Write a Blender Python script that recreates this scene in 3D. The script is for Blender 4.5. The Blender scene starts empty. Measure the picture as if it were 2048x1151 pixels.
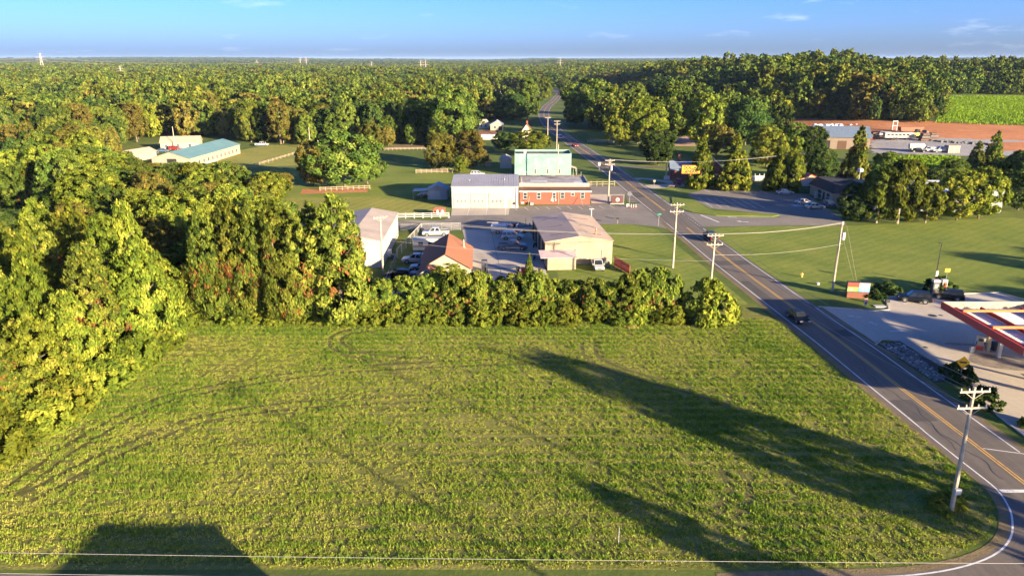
import bpy, math, random
import numpy as np
from mathutils import Vector, Matrix
R = math.radians
scene = bpy.context.scene
col = scene.collection
random.seed(7); rng = np.random.default_rng(7)

# ------------------------------------------------------------------ camera
HAZE = 3.5e-5
CAM_H, FPX, YH = 36.0, 1450.0, 118.0            # height (m), focal length and horizon row in 2048 px photo pixels
PITCH = math.atan((575.5 - YH) / FPX)
cam_data = bpy.data.cameras.new('camera')
cam_data.sensor_width = 36.0
cam_data.lens = 36.0 * FPX / 2048.0
cam_data.clip_start, cam_data.clip_end = 0.5, 60000.0
cam = bpy.data.objects.new('camera', cam_data); col.objects.link(cam)
cam.location = (0, 0, CAM_H)
cam.rotation_euler = (R(90) - PITCH, 0, 0)
scene.camera = cam

# ------------------------------------------------------------------ sun, sky, exposure
SUN_EL = R(12.0)
SUN_AZ = math.atan2(0.735, -0.678)              # compass angle from +Y towards +X: low sun behind the camera, to the right
sun_dir = Vector((math.sin(SUN_AZ) * math.cos(SUN_EL), math.cos(SUN_AZ) * math.cos(SUN_EL), math.sin(SUN_EL)))
sl = bpy.data.lights.new('sun', 'SUN'); sl.energy = 3.9; sl.angle = R(0.7); sl.color = (1.0, 0.81, 0.52)
so = bpy.data.objects.new('sun', sl); col.objects.link(so)
so.rotation_euler = sun_dir.to_track_quat('Z', 'Y').to_euler(); so.location = (60, -60, 80)

world = bpy.data.worlds.new('World'); scene.world = world; world.use_nodes = True
wt = world.node_tree; wt.nodes.clear()
def wn(t, **k):
    n = wt.nodes.new(t)
    for a, b in k.items(): setattr(n, a, b)
    return n
sky = wn('ShaderNodeTexSky', sky_type='NISHITA', sun_disc=False, sun_elevation=SUN_EL, sun_rotation=SUN_AZ,
         air_density=0.6, dust_density=1.6, ozone_density=3.0, altitude=200)
hsv = wn('ShaderNodeHueSaturation'); hsv.inputs['Saturation'].default_value = 1.15
tc = wn('ShaderNodeTexCoord'); mp = wn('ShaderNodeMapping'); mp.inputs['Scale'].default_value = (11, 11, 60)
mp.inputs['Location'].default_value = (1.7, 0.35, 0.9)
nz = wn('ShaderNodeTexNoise'); nz.inputs['Scale'].default_value = 1.0; nz.inputs['Detail'].default_value = 6; nz.inputs['Roughness'].default_value = 0.6
rp = wn('ShaderNodeValToRGB'); rp.color_ramp.elements[0].position = 0.615; rp.color_ramp.elements[1].position = 0.86
rp.color_ramp.elements[1].color = (0.5, 0.5, 0.5, 1)
mx = wn('ShaderNodeMix', data_type='RGBA'); mx.inputs['B'].default_value = (4.0, 4.4, 5.0, 1)
bg = wn('ShaderNodeBackground'); bg.inputs['Strength'].default_value = 0.0535
out = wn('ShaderNodeOutputWorld')
L = wt.links.new
tint = wn('ShaderNodeMix', data_type='RGBA', blend_type='MULTIPLY'); tint.inputs['Factor'].default_value = 1.0; tint.inputs['B'].default_value = (0.80, 0.815, 1.09, 1)
L(sky.outputs[0], tint.inputs['A']); L(tint.outputs['Result'], hsv.inputs['Color']); L(tc.outputs['Generated'], mp.inputs[0]); L(mp.outputs[0], nz.inputs['Vector'])
L(nz.outputs[0], rp.inputs[0]); L(rp.outputs[0], mx.inputs['Factor']); L(hsv.outputs[0], mx.inputs['A'])
L(mx.outputs['Result'], bg.inputs[0]); L(bg.outputs[0], out.inputs[0])

scene.view_settings.view_transform = 'Standard'; scene.view_settings.look = 'None'
scene.view_settings.exposure = 2.52; scene.view_settings.gamma = 1.0; scene.view_settings.use_curve_mapping = False
scene.cycles.max_bounces = 5; scene.cycles.diffuse_bounces = 3; scene.cycles.glossy_bounces = 2
scene.cycles.transmission_bounces = 3; scene.cycles.transparent_max_bounces = 4; scene.cycles.volume_bounces = 0
scene.cycles.use_adaptive_sampling = True; scene.cycles.adaptive_threshold = 0.02

# ------------------------------------------------------------------ terrain height, pixel -> ground
def sst(a, b, v):
    t = np.clip((v - a) / (b - a), 0, 1); return t * t * (3 - 2 * t)
def ht(x, y):
    x = np.asarray(x, float); y = np.asarray(y, float)
    h = 7.0 * sst(245, 400, y) * sst(95, 190, x)
    h = h + 9.5 * np.exp(-((x - 262) / 125) ** 2 - ((y - 690) / 165) ** 2) * sst(380, 560, y) * sst(75, 190, x)
    h = h + 8.0 * np.exp(-((x - 520) / 160) ** 2 - ((y - 880) / 190) ** 2)
    far = sst(1000, 2600, np.hypot(x, y))
    h = h + far * (3.0 * np.sin(x / 410 + 1.3) * np.cos(y / 530) + 2.5 * np.sin(x / 230 - y / 310))
    d = np.hypot(x, y)
    h = h + sst(3500, 9500, d) * (20 + 9 * np.sin(x / 1900 + 0.7) * np.cos(y / 2600) + 6 * np.sin(x / 870 + y / 1500) + 3 * np.sin(x / 260))
    return h
cP, sP = math.cos(PITCH), math.sin(PITCH)
def ray(px, py):
    u = (px - 1024) / FPX; v = (575.5 - py) / FPX
    return (u, cP + v * sP, -sP + v * cP)
def at(px, py, z=0.0):
    """photo pixel -> point of the plane at height z"""
    d = ray(px, py); t = (z - CAM_H) / d[2]
    return (d[0] * t, d[1] * t)
def atg(px, py):
    """photo pixel -> point of the terrain"""
    d = ray(px, py); t = 30.0
    for i in range(6000):
        if CAM_H + d[2] * t <= float(ht(d[0] * t, d[1] * t)): break
        t += 0.5
    return (d[0] * t, d[1] * t)
def proj(x, y, z):
    dz = z - CAM_H; dep = y * cP - dz * sP; up = y * sP + dz * cP
    return 1024 + FPX * x / dep, 575.5 - FPX * up / dep

# ------------------------------------------------------------------ materials
MATS = {}
def newmat(name):
    m = bpy.data.materials.new(name); m.use_nodes = True
    nt = m.node_tree; nt.nodes.clear()
    o = nt.nodes.new('ShaderNodeOutputMaterial')
    return m, nt, o
def nd(nt, t, **k):
    n = nt.nodes.new(t)
    for a, b in k.items(): setattr(n, a, b)
    return n
def noise(nt, vec, scale, detail=4, rough=0.55):
    n = nd(nt, 'ShaderNodeTexNoise'); n.inputs['Scale'].default_value = scale
    n.inputs['Detail'].default_value = detail; n.inputs['Roughness'].default_value = rough
    if vec is not None: nt.links.new(vec, n.inputs['Vector'])
    return n
def ramp(nt, fac, stops):
    r = nd(nt, 'ShaderNodeValToRGB'); e = r.color_ramp.elements
    while len(e) < len(stops): e.new(0.5)
    for i, (p, c) in enumerate(stops):
        e[i].position = p; e[i].color = (c[0], c[1], c[2], 1)
    nt.links.new(fac, r.inputs[0]); return r
def mixc(nt, fac, a, b, mode='MIX'):
    m = nd(nt, 'ShaderNodeMix', data_type='RGBA', blend_type=mode)
    for k, v in (('Factor', fac), ('A', a), ('B', b)):
        if isinstance(v, (int, float)): m.inputs[k].default_value = v
        elif isinstance(v, tuple): m.inputs[k].default_value = (v[0], v[1], v[2], 1)
        else: nt.links.new(v, m.inputs[k])
    return m.outputs['Result']
def math_(nt, op, a, b=0.0):
    m = nd(nt, 'ShaderNodeMath', operation=op)
    for i, v in enumerate((a, b)):
        if isinstance(v, (int, float)): m.inputs[i].default_value = v
        else: nt.links.new(v, m.inputs[i])
    return m.outputs[0]
def M(name, c=(0.5, 0.5, 0.5), rough=0.7, metal=0.0, var=0.12, scale=1.5, bump=0.0, spec=0.4, dirt=None, coat=0.0):
    """plain surface: base colour with two octaves of uneven wear and a little relief"""
    if name in MATS: return MATS[name]
    m, nt, o = newmat(name)
    tc_ = nd(nt, 'ShaderNodeTexCoord'); g = nd(nt, 'ShaderNodeNewGeometry'); v = g.outputs['Position']
    b = nd(nt, 'ShaderNodeBsdfPrincipled')
    n1 = noise(nt, v, scale, 5, 0.6); n2 = noise(nt, v, scale * 7.3, 3, 0.6)
    f = math_(nt, 'ADD', math_(nt, 'MULTIPLY', n1.outputs[0], 0.65), math_(nt, 'MULTIPLY', n2.outputs[0], 0.35))
    lo = tuple(max(0, x * (1 - var * 1.6)) for x in c); hi = tuple(min(1, x * (1 + var * 1.6)) for x in c)
    cr = ramp(nt, f, [(0.3, lo), (0.7, hi)])
    colr = cr.outputs[0]
    if dirt:
        n3 = noise(nt, v, scale * 0.45, 6, 0.68)
        k = ramp(nt, n3.outputs[0], [(0.5, (0, 0, 0)), (0.68, (1, 1, 1))])
        colr = mixc(nt, k.outputs[0], colr, dirt)
    nt.links.new(colr, b.inputs['Base Color'])
    b.inputs['Roughness'].default_value = rough; b.inputs['Metallic'].default_value = metal
    b.inputs['Specular IOR Level'].default_value = spec
    if coat: b.inputs['Coat Weight'].default_value = coat; b.inputs['Coat Roughness'].default_value = 0.08
    if bump:
        bp = nd(nt, 'ShaderNodeBump'); bp.inputs['Strength'].default_value = bump; bp.inputs['Distance'].default_value = 0.05
        nt.links.new(f, bp.inputs['Height']); nt.links.new(bp.outputs[0], b.inputs['Normal'])
    nt.links.new(b.outputs[0], o.inputs[0])
    MATS[name] = m; return m

# ------------------------------------------------------------------ mesh builder
class MB:
    def __init__(s): s.v = []; s.f = []; s.mi = []
    def add(s, vs, fs, mi=0):
        o = len(s.v); s.v += [tuple(p) for p in vs]; s.f += [tuple(i + o for i in f) for f in fs]; s.mi += [mi] * len(fs); return s
    def box(s, x0, x1, y0, y1, z0, z1, mi=0):
        return s.add([(x0, y0, z0), (x1, y0, z0), (x1, y1, z0), (x0, y1, z0), (x0, y0, z1), (x1, y0, z1), (x1, y1, z1), (x0, y1, z1)],
                     [(0, 3, 2, 1), (4, 5, 6, 7), (0, 1, 5, 4), (1, 2, 6, 5), (2, 3, 7, 6), (3, 0, 4, 7)], mi)
    def hull8(s, p, mi=0):
        return s.add(p, [(0, 3, 2, 1), (4, 5, 6, 7), (0, 1, 5, 4), (1, 2, 6, 5), (2, 3, 7, 6), (3, 0, 4, 7)], mi)
    def quad(s, a, b, c, d, mi=0): return s.add([a, b, c, d], [(0, 1, 2, 3)], mi)
    def prism(s, poly, axis, a, b, mi=0):
        """poly: 2D outline (ccw) swept along axis from a to b"""
        n = len(poly)
        def P(q, t):
            return {'x': (t, q[0], q[1]), 'y': (q[0], t, q[1]), 'z': (q[0], q[1], t)}[axis]
        vs = [P(q, a) for q in poly] + [P(q, b) for q in poly]
        fs = [tuple(range(n - 1, -1, -1)), tuple(range(n, 2 * n))] + [(i, (i + 1) % n, n + (i + 1) % n, n + i) for i in range(n)]
        if axis == 'y': fs = [tuple(reversed(f)) for f in fs]
        return s.add(vs, fs, mi)
    def tube(s, pts, r, n=8, mi=0, cap=True):
        pts = [Vector(p) for p in pts]; rs = r if isinstance(r, (list, tuple)) else [r] * len(pts)
        o = len(s.v); up0 = None
        for i, p in enumerate(pts):
            d = (pts[min(i + 1, len(pts) - 1)] - pts[max(i - 1, 0)]).normalized()
            if up0 is None: up0 = Vector((0, 0, 1)) if abs(d.z) < 0.9 else Vector((1, 0, 0))
            a = d.cross(up0).normalized(); b = a.cross(d).normalized(); up0 = b if abs(d.dot(b)) < 0.9 else up0
            for k in range(n):
                t = 2 * math.pi * k / n; s.v.append(tuple(p + (a * math.cos(t) + b * math.sin(t)) * rs[i]))
        for i in range(len(pts) - 1):
            for k in range(n):
                s.f.append((o + i * n + k, o + i * n + (k + 1) % n, o + (i + 1) * n + (k + 1) % n, o + (i + 1) * n + k)); s.mi.append(mi)
        if cap:
            s.f.append(tuple(o + k for k in range(n - 1, -1, -1))); s.mi.append(mi)
            s.f.append(tuple(o + (len(pts) - 1) * n + k for k in range(n))); s.mi.append(mi)
        return s
    def cyl(s, x, y, z0, z1, r, n=12, mi=0, r2=None): return s.tube([(x, y, z0), (x, y, z1)], [r, r if r2 is None else r2], n, mi)
    def build(s, name, mats, parent=None, smooth=False, bevel=0.0):
        me = bpy.data.meshes.new(name); me.from_pydata(s.v, [], s.f); me.update()
        for m in (mats if isinstance(mats, (list, tuple)) else [mats]): me.materials.append(m)
        if any(s.mi): me.polygons.foreach_set('material_index', s.mi)
        if smooth: me.polygons.foreach_set('use_smooth', [True] * len(me.polygons))
        o = bpy.data.objects.new(name, me); col.objects.link(o)
        if parent is not None: o.parent = parent
        if bevel:
            md = o.modifiers.new('edge', 'BEVEL'); md.width = bevel; md.segments = 2; md.limit_method = 'ANGLE'; md.angle_limit = R(40)
        return o
def tag(o, label=None, cat=None, group=None, kind=None):
    for k, v in (('label', label), ('category', cat), ('group', group), ('kind', kind)):
        if v: o[k] = v
    return o
def thing(name, label, cat, loc=(0, 0, 0), rz=0.0, group=None):
    o = bpy.data.objects.new(name, None); col.objects.link(o); o.empty_display_size = 0.5
    o.location = loc; o.rotation_euler = (0, 0, rz)
    return tag(o, label, cat, group)
KIDS = {}
def copy_tree(o, parent=None):
    c = o.copy(); col.objects.link(c); c.parent = parent
    kids = KIDS.get(o.name)
    if kids is None: kids = KIDS[o.name] = list(o.children)
    for ch in kids: copy_tree(ch, c)
    return c
def mesh_np(name, V, F, mat, attr=None):
    me = bpy.data.meshes.new(name)
    n, k = F.shape
    me.vertices.add(len(V)); me.vertices.foreach_set('co', V.astype(np.float32).ravel())
    me.loops.add(n * k); me.loops.foreach_set('vertex_index', F.astype(np.int32).ravel())
    me.polygons.add(n); me.polygons.foreach_set('loop_start', np.arange(0, n * k, k, dtype=np.int32))
    me.polygons.foreach_set('loop_total', np.full(n, k, dtype=np.int32))
    me.update(calc_edges=True)
    for m in (mat if isinstance(mat, (list, tuple)) else [mat]): me.materials.append(m)
    if attr is not None:
        a = me.attributes.new('tint', 'FLOAT', 'FACE'); a.data.foreach_set('value', attr.astype(np.float32))
    return me
def link(name, me, parent=None):
    o = bpy.data.objects.new(name, me); col.objects.link(o)
    if parent is not None: o.parent = parent
    return o
# ------------------------------------------------------------------ ground materials
def ground_mat(name, stops, scale=0.35, fine=6.0, bump=0.4, streak=None, rough=0.95, wts=(0.42, 0.33, 0.25), mow=None):
    m, nt, o = newmat(name)
    g = nd(nt, 'ShaderNodeNewGeometry'); v = g.outputs['Position']
    b = nd(nt, 'ShaderNodeBsdfPrincipled'); b.inputs['Roughness'].default_value = rough; b.inputs['Specular IOR Level'].default_value = 0.12
    n1 = noise(nt, v, scale * 0.22, 5, 0.6); n2 = noise(nt, v, scale * 2.4, 5, 0.65); n3 = noise(nt, v, fine, 3, 0.7)
    f = math_(nt, 'ADD', math_(nt, 'ADD', math_(nt, 'MULTIPLY', n1.outputs[0], wts[0]), math_(nt, 'MULTIPLY', n2.outputs[0], wts[1])), math_(nt, 'MULTIPLY', n3.outputs[0], wts[2]))
    if streak:
        mp_ = nd(nt, 'ShaderNodeMapping'); mp_.inputs['Scale'].default_value = streak; nt.links.new(v, mp_.inputs[0])
        n4 = noise(nt, mp_.outputs[0], 1.0, 3, 0.5)
        f = math_(nt, 'ADD', math_(nt, 'MULTIPLY', f, 0.62), math_(nt, 'MULTIPLY', n4.outputs[0], 0.38))
    if mow:
        mq = nd(nt, 'ShaderNodeMapping'); mq.inputs['Rotation'].default_value = (0, 0, mow[0]); nt.links.new(v, mq.inputs[0])
        wv = nd(nt, 'ShaderNodeTexWave'); wv.inputs['Scale'].default_value = mow[1]; wv.inputs['Distortion'].default_value = 1.6; wv.inputs['Detail'].default_value = 2; nt.links.new(mq.outputs[0], wv.inputs['Vector'])
        f = math_(nt, 'ADD', f, math_(nt, 'MULTIPLY', math_(nt, 'SUBTRACT', wv.outputs['Fac'], 0.5), mow[2]))
    cr = ramp(nt, f, stops)
    nt.links.new(cr.outputs[0], b.inputs['Base Color'])
    bp = nd(nt, 'ShaderNodeBump'); bp.inputs['Strength'].default_value = bump; bp.inputs['Distance'].default_value = 0.12
    nt.links.new(n3.outputs[0], bp.inputs['Height']); nt.links.new(bp.outputs[0], b.inputs['Normal'])
    nt.links.new(b.outputs[0], o.inputs[0]); MATS[name] = m; return m
LAWN = [(0.28, (0.075, 0.115, 0.0245)), (0.45, (0.135, 0.180, 0.030)), (0.58, (0.20, 0.225, 0.042)), (0.75, (0.32, 0.27, 0.09))]
m_ground = ground_mat('rough_grass_ground', [(0.3, (0.05, 0.075, 0.016)), (0.48, (0.09, 0.125, 0.025)), (0.62, (0.145, 0.165, 0.036)), (0.78, (0.25, 0.20, 0.08))], 0.12, 2.0)
m_lawn = ground_mat('mown_lawn', LAWN, 0.45, 4.0, 0.8, wts=(0.44, 0.33, 0.23), mow=(R(52), 0.16, 0.045))
m_field = ground_mat('hay_field', [(0.28, (0.055, 0.075, 0.014)), (0.43, (0.12, 0.135, 0.026)), (0.55, (0.20, 0.195, 0.048)), (0.72, (0.34, 0.26, 0.10))], 0.5, 3.2, 1.0, streak=(0.04, 1.1, 1.0), wts=(0.24, 0.26, 0.5))
m_track = ground_mat('pressed_track', [(0.3, (0.065, 0.07, 0.018)), (0.55, (0.125, 0.118, 0.036)), (0.75, (0.22, 0.18, 0.075))], 0.6, 5.0, 0.7)
m_asphalt = ground_mat('road_asphalt', [(0.3, (0.100, 0.086, 0.072)), (0.5, (0.146, 0.125, 0.104)), (0.72, (0.205, 0.172, 0.142))], 0.5, 9.0, 0.25, streak=(1.2, 0.035, 1.0), rough=0.85)
m_asphalt_old = ground_mat('worn_asphalt', [(0.3, (0.145, 0.128, 0.108)), (0.5, (0.21, 0.186, 0.16)), (0.72, (0.29, 0.255, 0.215))], 0.7, 8.0, 0.3, rough=0.88)
m_concrete = ground_mat('yard_concrete', [(0.3, (0.34, 0.295, 0.24)), (0.5, (0.45, 0.39, 0.315)), (0.72, (0.55, 0.475, 0.375))], 0.6, 7.0, 0.2, rough=0.85)
m_gravel = ground_mat('crushed_gravel', [(0.3, (0.21, 0.20, 0.195)), (0.5, (0.29, 0.275, 0.265)), (0.72, (0.37, 0.34, 0.32))], 0.3, 4.0, 0.7)
m_dirt = ground_mat('red_clay', [(0.3, (0.25, 0.10, 0.045)), (0.5, (0.40, 0.165, 0.07)), (0.72, (0.53, 0.27, 0.135))], 0.25, 1.8, 0.8)
m_verge = ground_mat('worn_verge', [(0.3, (0.10, 0.09, 0.045)), (0.5, (0.19, 0.145, 0.075)), (0.72, (0.30, 0.22, 0.13))], 0.8, 6.0, 0.6)
def worn_paint(name, c):
    m, nt, o = newmat(name); g = nd(nt, 'ShaderNodeNewGeometry'); b = nd(nt, 'ShaderNodeBsdfPrincipled'); b.inputs['Roughness'].default_value = 0.7
    n1 = noise(nt, g.outputs['Position'], 1.3, 6, 0.75); k = ramp(nt, n1.outputs[0], [(0.36, (0, 0, 0)), (0.5, (1, 1, 1))])
    nt.links.new(mixc(nt, k.outputs[0], tuple(x * .45 + .07 for x in c), c), b.inputs['Base Color']); nt.links.new(b.outputs[0], o.inputs[0]); return m
m_white = worn_paint('road_paint_white', (0.66, 0.645, 0.61)); m_yellow = worn_paint('road_paint_yellow', (0.60, 0.35, 0.06))
m_curb = M('kerb_concrete', (0.42, 0.39, 0.35), 0.85, var=0.15, scale=1.2)

def struct(name, mb_or_me, mat=None, parent=None):
    o = mb_or_me.build(name, mat, parent) if isinstance(mb_or_me, MB) else link(name, mb_or_me, parent)
    if parent is None: o['kind'] = 'structure'
    return o
def catmull(pts, n=8):
    P = [np.array(p, float) for p in pts]; P = [2 * P[0] - P[1]] + P + [2 * P[-1] - P[-2]]; out_ = []
    for i in range(1, len(P) - 2):
        for k in range(n):
            t = k / n; a, b, c, d = P[i - 1], P[i], P[i + 1], P[i + 2]
            out_.append(tuple(0.5 * (2 * b + (c - a) * t + (2 * a - 5 * b + 4 * c - d) * t * t + (3 * b - a - 3 * c + d) * t ** 3)))
    out_.append(tuple(P[-2])); return out_
def offs(pts, d):
    out_ = []
    for i, p in enumerate(pts):
        a = pts[max(i - 1, 0)]; b = pts[min(i + 1, len(pts) - 1)]
        tx, ty = b[0] - a[0], b[1] - a[1]; l = math.hypot(tx, ty) or 1
        out_.append((p[0] + ty / l * d, p[1] - tx / l * d))
    return out_
def ribbon(pts, d0, d1, z, mb=None, lift=None):
    mb = mb or MB(); A = offs(pts, d0); B = offs(pts, d1); o = len(mb.v)
    for a, b in zip(A, B):
        mb.v.append((a[0], a[1], z + (float(ht(*a)) if lift else 0))); mb.v.append((b[0], b[1], z + (float(ht(*b)) if lift else 0)))
    for i in range(len(A) - 1):
        mb.f.append((o + 2 * i, o + 2 * i + 1, o + 2 * i + 3, o + 2 * i + 2)); mb.mi.append(0)
    return mb
def sheet(name, pts, z, mat, parent=None):
    return struct(name, MB().add([(x, y, z) for x, y in pts], [tuple(range(len(pts)))]), mat, parent)
def inside(poly, X, Y):
    c = np.zeros(np.shape(X), bool); n = len(poly); j = n - 1
    for i in range(n):
        xi, yi = poly[i]; xj, yj = poly[j]
        if yi != yj:
            c ^= ((yi > Y) != (yj > Y)) & (X < (xj - xi) * (Y - yi) / (yj - yi) + xi)
        j = i
    return c
def draped(name, poly, z, mat, step=2.0, parent=None):
    xs = np.arange(min(p[0] for p in poly), max(p[0] for p in poly) + step, step)
    ys = np.arange(min(p[1] for p in poly), max(p[1] for p in poly) + step, step)
    X, Y = np.meshgrid(xs, ys); V = np.stack([X, Y, ht(X, Y) + z], -1).reshape(-1, 3)
    nx = len(xs); I, J = np.meshgrid(np.arange(nx - 1), np.arange(len(ys) - 1)); a = (J * nx + I).ravel()
    F = np.stack([a, a + 1, a + nx + 1, a + nx], 1)
    cx = V[F].mean(1); F = F[inside(poly, cx[:, 0] + 0.8 * np.sin(cx[:, 1] * 0.9), cx[:, 1] + 0.8 * np.sin(cx[:, 0] * 0.7))]
    return struct(name, mesh_np(name, V, F, mat), None, parent)

# ------------------------------------------------------------------ ground sheet to the horizon
def spaced(lo, hi, step, end_lo, end_hi, g=1.13):
    a = list(np.arange(lo, hi + 0.1, step)); s = step
    while a[-1] < end_hi: s *= g; a.append(a[-1] + s)
    s = step; b = [lo]
    while b[-1] > end_lo: s *= g; b.append(b[-1] - s)
    return np.array(b[:0:-1] + a)
gx = spaced(-300, 520, 10, -17000, 17000); gy = spaced(-160, 1000, 10, -3500, 19000)
X, Y = np.meshgrid(gx, gy); V = np.stack([X, Y, ht(X, Y)], -1).reshape(-1, 3)
nx = len(gx); I, J = np.meshgrid(np.arange(nx - 1), np.arange(len(gy) - 1)); a = (J * nx + I).ravel()
me = mesh_np('ground', V, np.stack([a, a + 1, a + nx + 1, a + nx], 1), m_ground)
me.polygons.foreach_set('use_smooth', [True] * len(me.polygons))
struct('ground', me)

# ------------------------------------------------------------------ main road, side street, front road
ROAD = catmull([(47.5, 5), (46.6, 30), (45.7, 55), (45.2, 66), (44.6, 77), (43.9, 90), (43.0, 101), (41.9, 115), (40.7, 131), (39.8, 148), (38.1, 177), (36.3, 205),
                (34.7, 232), (31.9, 275), (28.2, 320), (24.6, 365), (21.2, 425), (20.9, 460), (21.3, 495), (22.9, 530), (26.2, 575), (32.0, 627), (38.0, 675), (44.3, 736),
                (50.5, 800), (53.0, 860), (49, 930), (36, 1000), (15, 1080)], 6)
def xr(y):
    """x of the road's centre line at a given y"""
    ys = [p[1] for p in ROAD]; return float(np.interp(y, ys, [p[0] for p in ROAD]))
road = struct('road', ribbon(ROAD, -3.9, 3.9, 0.0200), m_asphalt)
CY = catmull([(15, 43.6 - 0.0), (22.7, 44.0), (28.3, 44.2), (32.8, 45.0), (36.6, 46.5), (39.3, 48.6), (41.2, 51.3), (42.1, 53.4), (42.55, 55.5), (42.4, 58), (42.2, 60.3), (41.8, 66)], 4)
front = [(-120, 33.8), (140, 33.8), (140, 45.3), (60, 45.3), (52, 47), (49.9, 52), (49.0, 60), (41.0, 66)] + [(p[0] - 0.35, p[1] + 0.4) for p in CY[::-1][6:]] + [(-120, 45.1)]
sheet('front_road', front, 0.0160, m_asphalt)
def marking(mb, mat, name='lane_marking'): return mb.build(name, mat, road)
seg = lambda y0, y1: [p for p in ROAD if y0 <= p[1] <= y1]
def dense(y0, y1, n=40): return [(xr(y), y) for y in np.linspace(y0, y1, n)]
marking(ribbon(dense(66, 164), -3.42, -3.27, 0.0245), m_white)
marking(ribbon(dense(177, 900, 220), -3.42, -3.27, 0.0245), m_white)
marking(ribbon(dense(61.5, 104), 3.27, 3.42, 0.0245), m_white)
marking(ribbon(dense(106, 158, 30), 3.27, 3.42, 0.0245), m_white)
marking(ribbon(dense(183, 900, 220), 3.27, 3.42, 0.0245), m_white)
for s in (-0.16, 0.16):
    marking(ribbon(dense(56, 159, 60), s - 0.075, s + 0.075, 0.0245), m_yellow)
    marking(ribbon(dense(178, 900, 220), s - 0.075, s + 0.075, 0.0245), m_yellow)
for y in np.arange(165, 177, 1.7): marking(ribbon(dense(y, y + 0.6, 2), -3.42, -3.27, 0.0245), m_white)
for y in np.arange(160, 182, 1.7): marking(ribbon(dense(y, y + 0.6, 2), 3.27, 3.42, 0.0245), m_white)
marking(ribbon(CY, -0.07, 0.08, 0.0245), m_white)
marking(MB().box(-60, 15, 43.45, 43.6, 0.0165, 0.0245), m_white)
marking(MB().box(42.7, 45.3, 54.9, 55.35, 0.0165, 0.0265), m_white, 'stop_line')
marking(ribbon([(45.7, 62.4), (49.2, 61.3)], -0.06, 0.06, 0.0265), m_white)
for s in (-0.13, 0.13): marking(MB().box(-60, 40, 39.4 + s - 0.05, 39.4 + s + 0.05, 0.0165, 0.0245), m_yellow)
# sealed crack running along the near lane
m_tar = M('crack_sealant', (0.03, 0.03, 0.032), 0.6)
ck = [(xr(y) - 1.6 + 0.35 * math.sin(y * 0.55) + 0.2 * math.sin(y * 1.7), y) for y in np.linspace(57, 84, 60)]
marking(ribbon(ck, -0.05, 0.05, 0.0235), m_tar, 'sealed_crack')
ck = [(xr(y) - 2.3 + 0.3 * math.sin(y * 0.4) + 0.15 * math.sin(y * 2.1), y) for y in np.linspace(62, 120, 80)]
marking(ribbon(ck, -0.03, 0.03, 0.0235), m_tar, 'sealed_crack')
m_patch = ground_mat('patched_asphalt', [(0.3, (0.07, 0.064, 0.06)), (0.5, (0.095, 0.087, 0.08)), (0.72, (0.13, 0.115, 0.105))], 0.8, 8.0, 0.3)
for y0, y1, a, b in ((68, 73, -3.1, -0.6), (92, 94.5, 0.5, 3.0), (108, 118, -3.0, -1.4), (128, 131, -3.2, 3.1), (141, 149, 0.6, 2.9), (196, 204, -3.0, -0.5), (240, 252, 0.4, 3.0)): marking(ribbon(dense(y0, y1, 8), a, b, 0.0222), m_patch, 'asphalt_patch')
# worn shoulders
struct('road_shoulder', ribbon(dense(62, 165, 60), -4.6, -3.7, 0.0125), m_verge)
struct('road_shoulder', ribbon(dense(56, 104, 40), 3.7, 4.5, 0.0125), m_verge)
struct('road_shoulder', ribbon(CY, -0.95, -0.3, 0.0183), m_verge)
# side street left of the main road
sheet('side_street', [(-32, 157.6), (-14, 157.6), (-10.9, 157.0), (3.5, 157.0), (20, 162.5), (27, 162.7), (32.5, 160.0), (36.6, 156), (38.9, 158), (37.5, 180), (35.2, 188),
                      (33.0, 187.5), (29.5, 184.2), (24, 183.2), (21, 184.6), (2.5, 183.2), (-0.8, 181.0), (-0.8, 173.2), (-14.6, 172.6), (-16, 166.8), (-32, 165.4)], 0.008, m_asphalt_old)
sheet('street_spur', [(-58, 159), (-32, 157.7), (-32, 165.3), (-58, 164)], 0.0082, m_asphalt_old)
# lawn sheets
sheet('lawn', [(8, 98), (37, 98), (34.6, 131), (32.2, 157), (27, 162.3), (20, 162), (18.8, 155), (18.8, 128), (8, 124)], 0.004, m_lawn)
sheet('lawn', [(50, 112), (83, 112), (150, 96), (150, 158), (118, 170), (78, 161), (52, 160), (46.5, 158.6), (42.5, 156), (46.4, 112)], 0.004, m_lawn)
sheet('lawn', [(-75, 166), (-15.4, 173.5), (-15.4, 232), (0, 236), (0, 262), (-60, 262), (-95, 235), (-70, 190)], 0.004, m_lawn)
sheet('lawn', [(42.2, 184), (48.5, 202), (47.5, 213), (39.5, 214), (40.2, 196)], 0.004, m_lawn)
sheet('lawn', [(36.3, 262), (95, 262), (95, 222), (38.8, 221)], 0.004, m_lawn)
m_sunlit_meadow = ground_mat('sunlit_dry_meadow', [(0.28, (0.13, 0.145, 0.03)), (0.45, (0.21, 0.215, 0.045)), (0.58, (0.28, 0.26, 0.06)), (0.75, (0.36, 0.30, 0.10))], 0.4, 4.0, 0.7, mow=(R(20), 0.12, 0.08))  # drier than the lawn, and sunlight put into the colour: lighter, yellower grass
sheet('meadow', [(-130, 244), (-62, 262), (-60, 300), (-70, 318), (-107, 322)], 0.0085, m_sunlit_meadow); sheet('meadow', [(-72, 172), (-17, 174.5), (-17.5, 188), (-40, 197), (-66, 194)], 0.0085, m_sunlit_meadow)
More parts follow.
